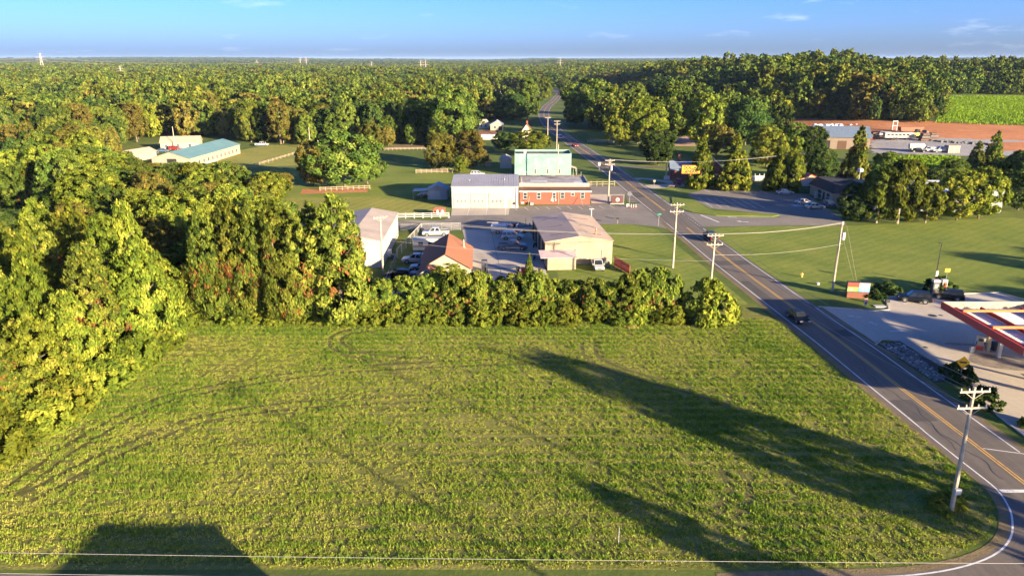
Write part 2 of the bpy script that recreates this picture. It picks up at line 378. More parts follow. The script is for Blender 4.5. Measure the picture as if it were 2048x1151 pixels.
# fire station apron and brick hall car park
apron = sheet('concrete_apron', [(-15.2, 181.2), (-14.7, 172.2), (-0.8, 172.9), (-0.6, 181.2)], 0.014, m_concrete)
for x in (-10.8, -6.3, -1.6): ribbon([(x, 181), (x, 172.4)], -0.06, 0.06, 0.018).build('joint', m_white, apron)
park = struct('parking_bay', MB().add([(x, y, 0.012) for x, y in [(-0.6, 183.0), (-0.7, 174), (29, 174), (31.2, 185), (22, 187), (2, 183.2)]], [tuple(range(6))]), m_asphalt_old)
for i in range(11):
    x = 0.4 + i * 2.75; ribbon([(x, 182.2 + 0.10 * x), (x + 0.9, 178.4 + 0.10 * x)], -0.06, 0.06, 0.016).build('bay_line', m_white, park)
sheet('entrance_slab', [(20.8, 187.6), (29.2, 187.0), (31.5, 201), (21.5, 201)], 0.012, m_concrete)
sheet('rear_car_park', [(21.5, 201.3), (32.3, 201.3), (33.2, 214), (21, 216)], 0.011, m_asphalt_old)
stripes = struct('hatched_bay', MB().add([(x, y, 0.0125) for x, y in [(30.4, 189), (33.8, 188.5), (32.9, 203), (31.6, 201)]], [(0, 1, 2, 3)]), m_asphalt)
for i in range(6): ribbon([(30.7 + i * 0.22, 189.6 + i * 2.1), (33.3 - i * 0.1, 190.4 + i * 2.1)], -0.07, 0.07, 0.017).build('bay_line', m_white, stripes)
# repair yard
yard = sheet('yard_slab', [(-11.0, 156.9), (-6.2, 118), (6.2, 119.5), (5.2, 146), (3.6, 156.9)], 0.006, m_concrete)
for p in ([(-4.6, 156.5), (-1.9, 122)], [(-9.9, 150), (4.6, 148.5)], [(-8.2, 136), (5.4, 134.6)]): ribbon(p, -0.035, 0.035, 0.010).build('slab_joint', m_tar, yard)
m_wet = M('oil_stain', (0.11, 0.11, 0.115), 0.45, var=0.5, scale=0.8)
sheet('oil_patch', catmull([(-4.5, 128.4), (-2.0, 128.9), (0.5, 128.3), (0.9, 126.6), (-1.2, 125.0), (-4.0, 125.4), (-5.2, 127.0), (-4.5, 128.4)], 4)[:-1], 0.0105, m_wet, yard)
# shop car park on the right of the road
shop_lot = sheet('shop_car_park', [(42.2, 159.6), (53, 160.6), (76, 161.5), (78.5, 170), (80.5, 188), (83, 201), (77, 203.5), (56.5, 209.6), (49.2, 201.5), (48.6, 196), (50.2, 181),
                  (64.2, 173), (64.4, 170.4), (62, 170.2), (49, 171.4), (44.0, 175.2), (40.9, 184), (39.5, 172)], 0.008, m_asphalt_old)
for i in range(7):
    x = 50.7 + i * 2.15; ribbon([(x, 195.2 - 0.22 * i), (x + 0.45, 182.4 - 0.2 * i)], -0.07, 0.07, 0.012).build('bay_line', m_white, shop_lot)
ribbon([(50.9, 188.8), (64.5, 187.2)], -0.05, 0.05, 0.0125).build('bay_line', m_white, shop_lot)
for i in range(7):
    x = 55.6 + i * 2.6; ribbon([(x, 208.4 - 0.3 * i), (x + 0.6, 203.8 - 0.3 * i)], -0.07, 0.07, 0.012).build('bay_line', m_white, shop_lot)
ribbon([(45.7, 172.8), (47.9, 164.6)], -0.22, 0.22, 0.013).build('stop_line', m_white, shop_lot)
m_blue = M('accessible_blue', (0.30, 0.42, 0.52), 0.6)
sheet('accessible_mark', [(72.2, 186), (74.8, 185.8), (75, 183.6), (72.6, 183.8)], 0.012, m_blue, shop_lot)
def arrow(x, y, ang, s, parent, z=0.013):
    c, n = math.cos(ang), math.sin(ang)
    P = [(-1.2, -0.17), (0.3, -0.17), (0.3, -0.5), (1.2, 0), (0.3, 0.5), (0.3, 0.17), (-1.2, 0.17)]
    MB().add([(x + (a * c - b * n) * s, y + (a * n + b * c) * s, z) for a, b in P], [tuple(range(7))]).build('painted_arrow', m_white, parent)
arrow(53.5, 165.2, R(160), 1.2, shop_lot); arrow(52.5, 170.2, R(170), 1.0, shop_lot)
isl = [(49.2, 181), (50.2, 177), (63.8, 173.2), (64.5, 172.0), (62.2, 170.5), (49.2, 171.7), (44.3, 175.6), (41.2, 184), (43.5, 196), (48.7, 201.2)]
ib = MB().prism([(x, y) for x, y in isl], 'z', 0.0, 0.14)
o = tag(ib.build('grass_island', m_lawn), kind='structure')
drive = struct('driveway', ribbon(catmull([(39.6, 213), (44, 215), (50, 217), (56, 222), (62, 232)], 6), -2.6, 3.4, 0.010), m_concrete)
struct('driveway', ribbon(catmull([(34.6, 255), (44, 254), (56, 252.5), (72, 252)], 6), -2.6, 2.6, 0.011), m_asphalt)
struct('driveway', ribbon(catmull([(50, 217), (46, 225), (41, 229), (37.9, 227)], 6), -1.6, 1.6, 0.009), m_concrete)
# fuel station forecourt
LOT = [(46.3, 104.9), (54.6, 102.6), (56.6, 103.0), (57.7, 105.5), (58.3, 109.2), (78.6, 111.4), (84, 96), (92, 70), (92, 40), (51.5, 58), (51.6, 69), (52.9, 75.6), (53.1, 81.7), (52.2, 90.6), (49.8, 91.2), (47.7, 89.3)]
fore = sheet('forecourt', LOT, 0.008, m_concrete)
kb = MB()
for pts in ([(54.6, 102.75), (56.7, 103.1), (57.85, 105.5), (58.4, 109.35), (78.8, 111.55), (84.2, 96)], [(47.9, 89.0), (49.8, 91.0), (52.0, 90.5), (52.9, 81.7), (52.7, 75.6), (51.4, 69), (51.3, 58)], [(46.8, 104.5), (54.7, 102.6)]):
    o_ = len(kb.v); A = offs(pts, -0.09); B = offs(pts, 0.09)
    for p, q in zip(A, B): kb.v += [(p[0], p[1], 0), (q[0], q[1], 0), (p[0], p[1], 0.13), (q[0], q[1], 0.13)]
    for i in range(len(pts) - 1):
        k = o_ + 4 * i
        for f in ((k + 2, k + 3, k + 7, k + 6), (k, k + 2, k + 6, k + 4), (k + 1, k + 5, k + 7, k + 3)): kb.f.append(f); kb.mi.append(0)
kb.build('kerb', m_curb, fore)
for p in ([(60, 109), (60.8, 105.6)], [(63.4, 109.3), (65.6, 105)], [(66.2, 109.6), (68.3, 105.4)], [(70.2, 110.2), (72.3, 106)], [(73.6, 110.5), (75.7, 106.2)]): ribbon(p, -0.06, 0.06, 0.013).build('bay_line', m_white, fore)
arrow(50.2, 100.2, R(165), 0.8, fore); arrow(51.6, 97.4, R(110), 0.7, fore); arrow(53.5, 94.3, R(10), 0.9, fore)
for x, y, r in ((61.9, 100.6, 0.62), (63.2, 100.7, 0.3), (66.3, 100.9, 0.26), (54.2, 88.3, 0.3)):
    MB().cyl(x, y, 0.009, 0.016, r, 18).build('tank_cover', m_tar, fore)
for p, z in ((catmull([(58.5, 85.8), (62.0, 86.0), (64.4, 83.6), (63.2, 80.8), (59.5, 81.4), (57.2, 83.4), (58.5, 85.8)], 4), 0.011), (catmull([(58.0, 90.0), (62.5, 89.2), (62.2, 88.6), (57.5, 89.3), (58.0, 90.0)], 4), 0.0115)):
    sheet('fuel_stain', p[:-1], z, M('fuel_stain', (0.23, 0.19, 0.155), 0.7, var=0.4, scale=0.7), fore)
for a_ in ([(62.4, 82.4), (65.2, 82.0), (65.4, 81.4), (62.2, 81.7)], [(61.0, 80.0), (64.2, 79.4), (64.2, 78.7), (61.0, 79.2)]): sheet('fuel_stain', a_, 0.0125, M('dark_stain', (0.12, 0.105, 0.095), 0.6, var=0.3), fore)

# ------------------------------------------------------------------ the hay field in front
FIELD = [(-58, 44.9), (15, 44.9), (28, 45.4), (33.5, 46.4), (36.6, 48.1), (39.2, 50.6), (40.9, 53.6), (41.1, 57), (40.7, 66), (39.6, 78), (38.6, 92), (37.2, 106), (30, 103), (8, 98), (-44, 98.5), (-46, 92), (-52, 76), (-58, 60)]
sheet('hay_field', FIELD, 0.0080, m_field)
TR = []
for px in ([(0, 985), (150, 880), (320, 795), (520, 755), (700, 733), (900, 722), (1100, 715)], [(742, 662), (700, 668), (684, 682), (706, 700), (770, 712), (850, 716)],
           [(1190, 690), (1200, 715), (1270, 745), (1370, 770), (1480, 800)], [(40, 660 + 330), (220, 900), (420, 828), (640, 800), (860, 790)], [(1480, 940), (1500, 985), (1470, 1040)]):
    g_ = catmull([at(*p) for p in px], 10)
    TR += [g_, offs(g_, 1.7)]
for i_, g_ in enumerate(TR): ribbon(g_, -0.27, 0.27, 0.0115 + 0.0007 * i_).build('wheel_track', m_track, bpy.data.objects['hay_field'])
def near_track(P):
    d = np.full(len(P), 9.0)
    for g_ in TR:
        for q in g_: d = np.minimum(d, np.hypot(P[:, 0] - q[0], P[:, 1] - q[1]))
    return d
m_grass, nt, o_ = newmat('grass_blades')
at_ = nd(nt, 'ShaderNodeAttribute', attribute_name='tint'); cr = ramp(nt, at_.outputs['Fac'], [(0.0, (0.085, 0.17, 0.020)), (0.35, (0.19, 0.275, 0.034)), (0.65, (0.34, 0.36, 0.06)), (1.0, (0.44, 0.39, 0.12))])
b1 = nd(nt, 'ShaderNodeBsdfDiffuse'); b2 = nd(nt, 'ShaderNodeBsdfTranslucent'); ms = nd(nt, 'ShaderNodeMixShader'); ms.inputs[0].default_value = 0.3
nt.links.new(cr.outputs[0], b1.inputs[0]); nt.links.new(cr.outputs[0], b2.inputs[0]); nt.links.new(b1.outputs[0], ms.inputs[1]); nt.links.new(b2.outputs[0], ms.inputs[2]); nt.links.new(ms.outputs[0], o_.inputs[0])
def vnoise(x, y, s, seed=0):
    """cheap value noise"""
    r_ = np.random.default_rng(seed).random((64, 64)); u = x / s % 64; v = y / s % 64
    i = np.floor(u).astype(int); j = np.floor(v).astype(int); fu = u - i; fv = v - j; fu = fu * fu * (3 - 2 * fu); fv = fv * fv * (3 - 2 * fv)
    g = lambda a, b: r_[a % 64, b % 64]
    return (g(i, j) * (1 - fu) + g(i + 1, j) * fu) * (1 - fv) + (g(i, j + 1) * (1 - fu) + g(i + 1, j + 1) * fu) * fv
def tufts(name, P, h, tint, blades=5, width=0.05, parent=None, spread=0.14):
    n = len(P); k = blades; N = n * k
    ang = rng.random(N) * 6.283; B = np.repeat(P, k, 0) + np.stack([np.cos(ang), np.sin(ang)], 1) * (rng.random(N) * spread)[:, None]
    H = np.repeat(h, k) * rng.uniform(0.55, 1.2, N); a2 = ang + rng.normal(0, 0.9, N); ln = H * rng.uniform(0.25, 1.1, N)
    w = width * rng.uniform(0.7, 1.5, N); sx, sy = -np.sin(a2) * w, np.cos(a2) * w
    v0 = np.stack([B[:, 0] - sx, B[:, 1] - sy, np.zeros(N)], 1); v1 = np.stack([B[:, 0] + sx, B[:, 1] + sy, np.zeros(N)], 1)
    v2 = np.stack([B[:, 0] + np.cos(a2) * ln, B[:, 1] + np.sin(a2) * ln, H], 1)
    V = np.stack([v0, v1, v2], 1).reshape(-1, 3); F = np.arange(3 * N).reshape(-1, 3)
    t = np.clip(np.repeat(tint, k) + rng.normal(0, 0.12, N), 0, 1)
    o = link(name, mesh_np(name, V, F, m_grass, t), parent); o['kind'] = 'stuff'; return o
n = 48000
P = np.stack([rng.uniform(-56, 41, n), rng.uniform(45.1, 99, n)], 1); P = P[inside(FIELD, P[:, 0], P[:, 1])]
dt = near_track(P); P = P[(dt > 0.45) | (rng.random(len(P)) < 0.07)]
row = (0.5 + 0.5 * np.sin(P[:, 1] * 3.9 + 1.6 * vnoise(P[:, 0] * .3, P[:, 1], 9, 3))) ** 1.6 * (0.45 + 0.55 * vnoise(P[:, 0] * .4, P[:, 1] * 1.5, 7, 9))
big = vnoise(P[:, 0], P[:, 1] * 1.5, 11, 1); mid = vnoise(P[:, 0], P[:, 1], 2.6, 2); fin = rng.normal(0, .11, len(P))
lush = np.clip(0.10 + 0.62 * big + 0.42 * mid - 0.75 * row + fin, 0, 1)
left = np.clip((-P[:, 0] - 2) / 32, 0, 1) * np.clip((80 - P[:, 1]) / 25, 0, 1)
tint = np.clip(0.92 - 0.85 * lush + 0.2 * left, 0, 1)
keep = rng.random(len(P)) < np.clip(0.22 + 1.3 * lush, 0.1, 1)
P, lush, tint = P[keep], lush[keep], tint[keep]
m_ = rng.integers(2, 6, len(P)); tint = np.repeat(tint, m_); hh = np.repeat(0.05 + 0.20 * lush * rng.uniform(.6, 1.3, len(P)), m_); P = np.repeat(P, m_, 0) + rng.normal(0, .15, (m_.sum(), 2))
tag(tufts('field_grass', P, hh, tint, 6, 0.042, spread=0.18), 'uneven mown hay grass covering the open field', 'grass')
# ------------------------------------------------------------------ trees
def leaf_mat(name, stops, transl=0.2, hue=0.016, val=0.32):
    m, nt, o = newmat(name)
    a = nd(nt, 'ShaderNodeAttribute', attribute_name='tint'); cr = ramp(nt, a.outputs['Fac'], stops)
    oi = nd(nt, 'ShaderNodeObjectInfo'); h = nd(nt, 'ShaderNodeHueSaturation')
    rv = oi.outputs['Random']
    nt.links.new(math_(nt, 'ADD', math_(nt, 'MULTIPLY', rv, hue * 2), 0.5 - hue), h.inputs['Hue'])
    r2 = math_(nt, 'FRACT', math_(nt, 'MULTIPLY', rv, 7.31))
    nt.links.new(math_(nt, 'ADD', math_(nt, 'MULTIPLY', r2, val * 2), 1.0 - val), h.inputs['Value'])
    nt.links.new(cr.outputs[0], h.inputs['Color'])
    b1 = nd(nt, 'ShaderNodeBsdfDiffuse'); b2 = nd(nt, 'ShaderNodeBsdfTranslucent'); ms = nd(nt, 'ShaderNodeMixShader'); ms.inputs[0].default_value = transl
    nt.links.new(h.outputs[0], b1.inputs[0]); nt.links.new(h.outputs[0], b2.inputs[0]); nt.links.new(b1.outputs[0], ms.inputs[1]); nt.links.new(b2.outputs[0], ms.inputs[2])
    nt.links.new(ms.outputs[0], o.inputs[0]); MATS[name] = m; return m
lm_broad = leaf_mat('broad_leaf', [(0.0, (0.031, 0.055, 0.011)), (0.4, (0.075, 0.112, 0.019)), (0.75, (0.136, 0.170, 0.027)), (1.0, (0.219, 0.220, 0.040))])
lm_bright = leaf_mat('bright_leaf', [(0.0, (0.045, 0.070, 0.010)), (0.4, (0.110, 0.141, 0.017)), (0.75, (0.196, 0.213, 0.024)), (1.0, (0.291, 0.278, 0.044))])
lm_dark = leaf_mat('dark_leaf', [(0.0, (0.018, 0.040, 0.012)), (0.45, (0.042, 0.074, 0.017)), (0.8, (0.079, 0.112, 0.023)), (1.0, (0.131, 0.150, 0.032))])
lm_pine = leaf_mat('pine_needle', [(0.0, (0.230, 0.085, 0.030)), (0.08, (0.167, 0.078, 0.025)), (0.12, (0.048, 0.072, 0.013)), (0.5, (0.113, 0.143, 0.020)), (1.0, (0.261, 0.260, 0.040))])
lm_olive = leaf_mat('olive_leaf', [(0.0, (0.058, 0.055, 0.014)), (0.45, (0.121, 0.115, 0.022)), (0.8, (0.188, 0.160, 0.030)), (1.0, (0.261, 0.200, 0.045))])
lm_hedge = leaf_mat('hedge_leaf', [(0.0, (0.209, 0.078, 0.028)), (0.07, (0.157, 0.075, 0.024)), (0.10, (0.042, 0.072, 0.012)), (0.5, (0.110, 0.150, 0.020)), (1.0, (0.272, 0.280, 0.040))])
m_bark = M('bark', (0.13, 0.098, 0.07), 0.95, var=0.25, scale=3, bump=0.5)
m_bark_pale = M('pale_bark', (0.27, 0.22, 0.17), 0.9, var=0.25, scale=3, bump=0.5)

def crown_env(kind, t):
    """crown radius (0..1) at relative height t"""
    if kind == 'oak': return np.sqrt(np.clip(1 - ((t - 0.48) / 0.56) ** 2, 0, 1))
    if kind == 'tall': return np.sqrt(np.clip(1 - ((t - 0.42) / 0.60) ** 2, 0, 1)) ** 0.9
    if kind == 'pine': return np.clip(1.05 - t, 0, 1) ** 0.62 * np.clip(t * 7 + 0.35, 0, 1)
    if kind == 'cone': return np.clip(1.02 - t, 0, 1) ** 0.85 * np.clip(t * 9 + 0.5, 0, 1)
    if kind == 'hedge': return np.clip(1 - (np.clip(t - 0.55, 0, 1) / 0.47) ** 2, 0, 1) ** 0.5 * np.clip(0.85 + t, 0, 1)
    return np.sqrt(np.clip(1 - (t * 0.98) ** 2, 0, 1))
def make_crown(kind, Hc, Rc, z0, lobes, leaves, leaf, seed, lobe_r=0.24, aspect=1.5, up=0.25, brown=0.0, fill=0.3):
    """a crown as many lobes of small leaf faces spread through the crown's volume; returns V, F, tint"""
    g = np.random.default_rng(seed); C = []; RR = []
    ph = g.random(4) * 6.28
    for i in range(lobes):
        t = g.random() ** (0.8 if kind in ('pine', 'cone') else 0.95)
        if kind in ('pine', 'cone'): t = 1 - math.sqrt(g.random()) if g.random() < 0.75 else g.random()
        a = g.random() * 6.283
        e = float(crown_env(kind, np.array(t)))
        lump = 1 + 0.16 * math.sin(2 * a + ph[0] + 3 * t) + 0.13 * math.sin(3 * a + ph[1] - 5 * t) + 0.08 * math.sin(7 * a + ph[2])
        q = 1.0 if g.random() > fill else math.sqrt(g.random())
        lr = Rc * lobe_r * g.uniform(0.6, 1.35) * (0.55 + 0.45 * e)
        rad = max(0.0, Rc * e * lump * q - lr * 0.6)
        C.append((rad * math.cos(a), rad * math.sin(a), z0 + t * Hc)); RR.append(lr)
    C = np.array(C); RR = np.array(RR)
    w = RR ** 2; idx = g.choice(lobes, leaves, p=w / w.sum())
    d = g.normal(size=(leaves, 3)); d /= np.linalg.norm(d, axis=1)[:, None]
    out_ = C[idx] - np.array([0, 0, z0 + 0.35 * Hc]); out_ /= np.linalg.norm(out_, axis=1)[:, None] + 1e-6
    flip = (d * out_).sum(1) < -0.25; d[flip] *= -1
    sq = np.array([1, 1, 0.85 if kind in ('oak', 'bush') else 1.15])
    rf = g.random(leaves) ** 0.45; st_ = g.random(leaves) < 0.16; rf[st_] = g.uniform(0.95, 1.4, st_.sum())
    Pn = C[idx] + d * RR[idx][:, None] * sq * rf[:, None]
    nrm = d * 0.75 + out_ * 0.35 + g.normal(size=(leaves, 3)) * 0.55; nrm /= np.linalg.norm(nrm, axis=1)[:, None]
    ax = d * 0.6 + np.array([0, 0, up * 2]) + g.normal(size=(leaves, 3)) * 0.5
    ax -= nrm * (ax * nrm).sum(1)[:, None]; ax /= np.linalg.norm(ax, axis=1)[:, None] + 1e-6
    bx = np.cross(nrm, ax); s = leaf * g.uniform(0.6, 1.4, leaves)
    A = ax * (s * aspect * 0.5)[:, None]; B = bx * (s * 0.5)[:, None]
    V = np.stack([Pn - A, Pn - A * 0.1 + B, Pn + A, Pn - A * 0.1 - B], 1).reshape(-1, 3)
    V[:, 2] = np.maximum(V[:, 2], 0.02)
    lt = g.normal(0.48, 0.18, lobes)[idx] + g.normal(0, 0.13, leaves)
    lt = np.clip(lt, 0.14, 1)
    if brown > 0:
        zz = (C[:, 2] - z0) / Hc; pb = brown * np.exp(-((zz - 0.38) / 0.2) ** 2)
        bl = (g.random(lobes) < pb)[idx] & (g.random(leaves) < 0.5); lt[bl] = g.uniform(0, 0.09, bl.sum())
    return V, np.arange(4 * leaves).reshape(-1, 4), lt
def trunk_mb(h, r, seed, spread, branches=5, z_first=0.35):
    g = random.Random(seed); mb = MB()
    bend = [(g.uniform(-.15, .15) * i, g.uniform(-.15, .15) * i) for i in range(4)]
    pts = [(bend[i][0], bend[i][1], h * i / 3 - (0.15 if i == 0 else 0)) for i in range(4)]
    mb.tube(pts, [r * 1.25, r * 0.85, r * 0.55, r * 0.2], 8)
    for k in range(branches):
        t = z_first + (0.9 - z_first) * k / max(1, branches - 1); a = g.uniform(0, 6.28); L_ = spread * (1 - 0.45 * t) * g.uniform(0.7, 1.0)
        i = min(2, int(t * 3)); f = t * 3 - i
        b = [pts[i][j] * (1 - f) + pts[i + 1][j] * f for j in range(3)]
        mb.tube([b, (b[0] + math.cos(a) * L_ * .5, b[1] + math.sin(a) * L_ * .5, b[2] + L_ * .3), (b[0] + math.cos(a) * L_ * .9, b[1] + math.sin(a) * L_ * .9, b[2] + L_ * .75)], [r * .42, r * .28, r * .08], 6)
    return mb
PROTO = {}
def proto(key, kind, H, Rc, z0, lobes, leaves, leaf, mat, seed, bark=None, **kw):
    """prototype tree: crown and trunk mesh data (height H), copied for each individual"""
    V, F, t = make_crown(kind, H - z0, Rc, z0, lobes, leaves, leaf, seed, **kw)
    cm = mesh_np('crown', V, F, mat, t)
    tb = trunk_mb(z0 + (H - z0) * 0.78, max(0.12, H * 0.017), seed, Rc, 6 if kind in ('oak', 'tall') else 3)
    tm = bpy.data.meshes.new('trunk'); tm.from_pydata(tb.v, [], tb.f); tm.update(); tm.materials.append(bark or m_bark)
    PROTO[key] = (cm, tm, H, Rc)
def tree(key, x, y, h, r=None, name='tree', label='', cat='tree', group=None, rz=None, z=None, trunk=True, lean=0.0):
    cm, tm, H, Rc = PROTO[key]
    s = h / H; k = (r / Rc) if r else s * random.uniform(0.9, 1.12)
    root = thing(name, label, cat, (x, y, float(ht(x, y)) if z is None else z), random.uniform(0, 6.28) if rz is None else rz, group)
    root.scale = (k, k * random.uniform(0.93, 1.07), s)
    if lean: root.rotation_euler.x = random.uniform(-lean, lean)
    link('crown' if cat != 'shrub' and cat != 'hedge' else 'foliage', cm, root)
    if trunk: link('trunk' if cat == 'tree' else 'stem', tm, root)
    return root
# near quality
proto('pineA', 'pine', 17, 4.6, 0.5, 420, 34000, 0.22, lm_pine, 11, aspect=2.6, up=0.9, lobe_r=0.15, brown=0.42, fill=0.2)
proto('pineB', 'pine', 17, 4.3, 0.5, 380, 33000, 0.22, lm_pine, 12, aspect=2.6, up=0.9, lobe_r=0.15, brown=0.25, fill=0.2)
proto('bankA', 'pine', 16, 5.4, 0.3, 420, 36000, 0.22, lm_bright, 13, aspect=2.5, up=0.9, lobe_r=0.14, fill=0.2)
proto('bankB', 'pine', 15, 5.2, 0.3, 390, 34000, 0.22, lm_bright, 14, aspect=2.5, up=0.9, lobe_r=0.15, fill=0.2)
proto('hedgeA', 'hedge', 7.5, 2.7, 0.0, 190, 17000, 0.20, lm_hedge, 15, aspect=2.2, up=0.6, lobe_r=0.18, brown=0.35, fill=0.2)
proto('hedgeB', 'hedge', 7.0, 2.6, 0.0, 170, 16000, 0.20, lm_hedge, 16, aspect=2.2, up=0.6, lobe_r=0.18, brown=0.5, fill=0.2)
proto('bushA', 'bush', 3.0, 2.2, 0.0, 90, 6000, 0.20, lm_bright, 17, aspect=1.9, lobe_r=0.19, fill=0.2)
proto('bushB', 'bush', 2.2, 2.0, 0.0, 70, 4200, 0.2, lm_dark, 18, aspect=1.6, lobe_r=0.2, fill=0.2)
proto('vine', 'bush', 3.4, 2.5, 0.0, 100, 6000, 0.25, lm_bright, 19, aspect=2.6, up=0.1, lobe_r=0.19, fill=0.2)
# middle distance
proto('oakA', 'oak', 15, 6.2, 2.0, 210, 16800, 0.37, lm_broad, 21, lobe_r=0.17, aspect=1.7, fill=0.25)
proto('oakB', 'oak', 15, 5.8, 1.6, 190, 16000, 0.37, lm_bright, 22, lobe_r=0.18, aspect=1.7, fill=0.25)
proto('oakC', 'oak', 14, 6.0, 1.6, 190, 16000, 0.37, lm_dark, 23, lobe_r=0.18, aspect=1.7, fill=0.25)
proto('oakD', 'oak', 13, 5.4, 1.4, 190, 15200, 0.34, lm_olive, 24, lobe_r=0.17, aspect=1.7, fill=0.25)
proto('tallA', 'tall', 20, 5.0, 2.5, 200, 15200, 0.40, lm_broad, 25, lobe_r=0.18, aspect=1.7, fill=0.25)
proto('tallB', 'tall', 20, 4.6, 3.0, 190, 14400, 0.40, lm_olive, 26, lobe_r=0.18, aspect=1.7, fill=0.25)
proto('tallC', 'tall', 20, 4.8, 2.5, 190, 14400, 0.40, lm_dark, 27, lobe_r=0.18, aspect=1.7, fill=0.25)
proto('cone', 'cone', 14, 2.9, 0.1, 260, 20800, 0.27, lm_bright, 28, aspect=2.4, up=1.1, lobe_r=0.17, fill=0.3)
proto('firA', 'pine', 15, 4.2, 0.6, 240, 16000, 0.34, lm_pine, 29, aspect=2.3, up=0.5, lobe_r=0.17, brown=0.3, fill=0.25)
proto('loblolly', 'tall', 16, 4.6, 2.2, 190, 15200, 0.34, lm_pine, 30, bark=m_bark_pale, aspect=2.4, up=0.8, lobe_r=0.18, fill=0.25)
# far
FARP = []
for i, (k_, mt, H_, R_) in enumerate((('oak', lm_broad, 16, 6.5), ('oak', lm_dark, 16, 6.2), ('tall', lm_broad, 19, 5.2), ('oak', lm_olive, 15, 6.0), ('tall', lm_pine, 20, 4.6), ('oak', lm_bright, 15, 6.2))):
    proto('far%d' % i, k_, H_, R_, 1.5, 70, 1700, 0.95, mt, 40 + i, lobe_r=0.23, aspect=1.4); FARP.append('far%d' % i)
# ------------------------------------------------------------------ tree placement
def T(key, px, yb, yt, w=None, **k):
    """tree from its photo column, foot row and top row: foot on the ground, height and width follow"""
    x, y = atg(px, yb); d = ray(px, yt); h = CAM_H + y / d[1] * d[2] - float(ht(x, y))
    r = None if w is None else 0.5 * w * math.hypot(y, CAM_H) / FPX
    return tree(key, x, y, h, r, **k)
def U(a, b): return random.uniform(a, b)
ORD = 'first second third fourth fifth sixth seventh eighth ninth tenth eleventh twelfth thirteenth fourteenth fifteenth sixteenth seventeenth eighteenth nineteenth twentieth'.split()
# bright bank of trees along the field's left side
bank = []
for X0, y0, y1, st in ((-51.5, 56, 97, 5.6), (-57.5, 53, 100, 5.8), (-64, 58, 104, 6.2), (-71, 70, 108, 7)):
    y = y0
    while y < y1: bank.append((X0 + U(-1.2, 1.2) + (2.8 if y > 84 else 0) * (X0 > -60), y + U(-1, 1), U(13, 17) if X0 < -55 else U(10, 14))); y += st
for i, (x, y, h) in enumerate(bank):
    tree(('bankA', 'bankB', 'pineB')[i % 3], x, y, h, U(4.0, 5.2), 'bank_tree', 'dense yellow-green tree in the bank along the far side of the hay field', 'tree', 'trees in the bank beside the hay field')
for y in np.arange(60, 96, 3.2):
    x = -46.5 - (0 if y > 80 else (80 - y) * 0.12)
    tree('vine', x + U(-.7, .7), y, U(2.2, 4.0), U(2, 2.8), 'bank_shrub', 'leafy yellow-green shrub at the foot of the tree bank', 'shrub', 'shrubs at the foot of the tree bank', trunk=False)
# tall row of conifers behind the field
for i, x in enumerate((-43.8, -40.4, -37, -33.6, -30.4, -25.0)):
    tree(('pineA', 'pineB')[i % 2], x, 99.6 + U(-.6, 1.4), (16.6, 17.2, 16.8, 17.2, 15.0, 17.9)[i], (4.1, 4.2, 4.0, 4.2, 3.8, 5.6)[i], 'conifer', '%s tall rusty-branched conifer from the tree bank in the row behind the hay field' % ORD[i], 'tree', 'conifers in the tall row behind the hay field')
for i in range(6):
    tree('pineB', -46 + i * 3.8 + U(-1, 1), 106 + U(-1, 2), U(13, 15.5), 3.8, 'conifer', '%s conifer from the tree bank in the rear row behind the hay field' % ORD[i], 'tree', 'conifers in the second row behind the hay field')
# lower hedge in front of the yard
x = -18.8; i = 0
while x < 22.5:
    h = U(4.9, 7.5) if x > -12 else U(5.4, 7.0)
    tree(('hedgeA', 'hedgeB')[i % 2], x, 100.2 + U(-.5, .9), h, U(2.2, 2.9), 'hedge_shrub', '%s ragged evergreen from the conifer row in the repair yard hedge' % ORD[i], 'hedge', 'evergreens of the hedge in front of the repair yard', trunk=False)
    x += U(2.3, 3.0); i += 1
for x in np.arange(-41, 24.5, 2.6):
    tree(('vine', 'bushA')[int(x) % 2], x + U(-.8, .8), 97.9 + U(-.5, .4), U(1.6, 3.4), U(1.6, 2.3), 'hedge_brush', 'low leafy brush creeping out of the hedge onto the field', 'shrub', 'brush along the foot of the hedge', trunk=False)
tree('bushA', 28.3, 98.6, 5.8, 3.6, 'round_shrub', 'large rounded yellow-green shrub at the foot of the utility pole', 'shrub')
tree('bushA', 36.6, 52.6, 1.3, 1.5, 'weed_clump', 'low clump of bright weeds around the foot of the leaning corner pole', 'shrub', trunk=False)
tree('bushB', 24.0, 99.5, 2.0, 1.2, 'small_shrub', 'small rusty shrub between the hedge and the large rounded shrub', 'shrub', trunk=False)
tree('oakB', -10.4, 110.2, 4.9, 2.9, 'yard_tree', 'small leafy tree against the front gable of the brown roofed house', 'tree')
tree('cone', 3.0, 121.5, 4.0, 0.8, 'young_conifer', 'slim young conifer beside the red bin in the yard', 'tree')
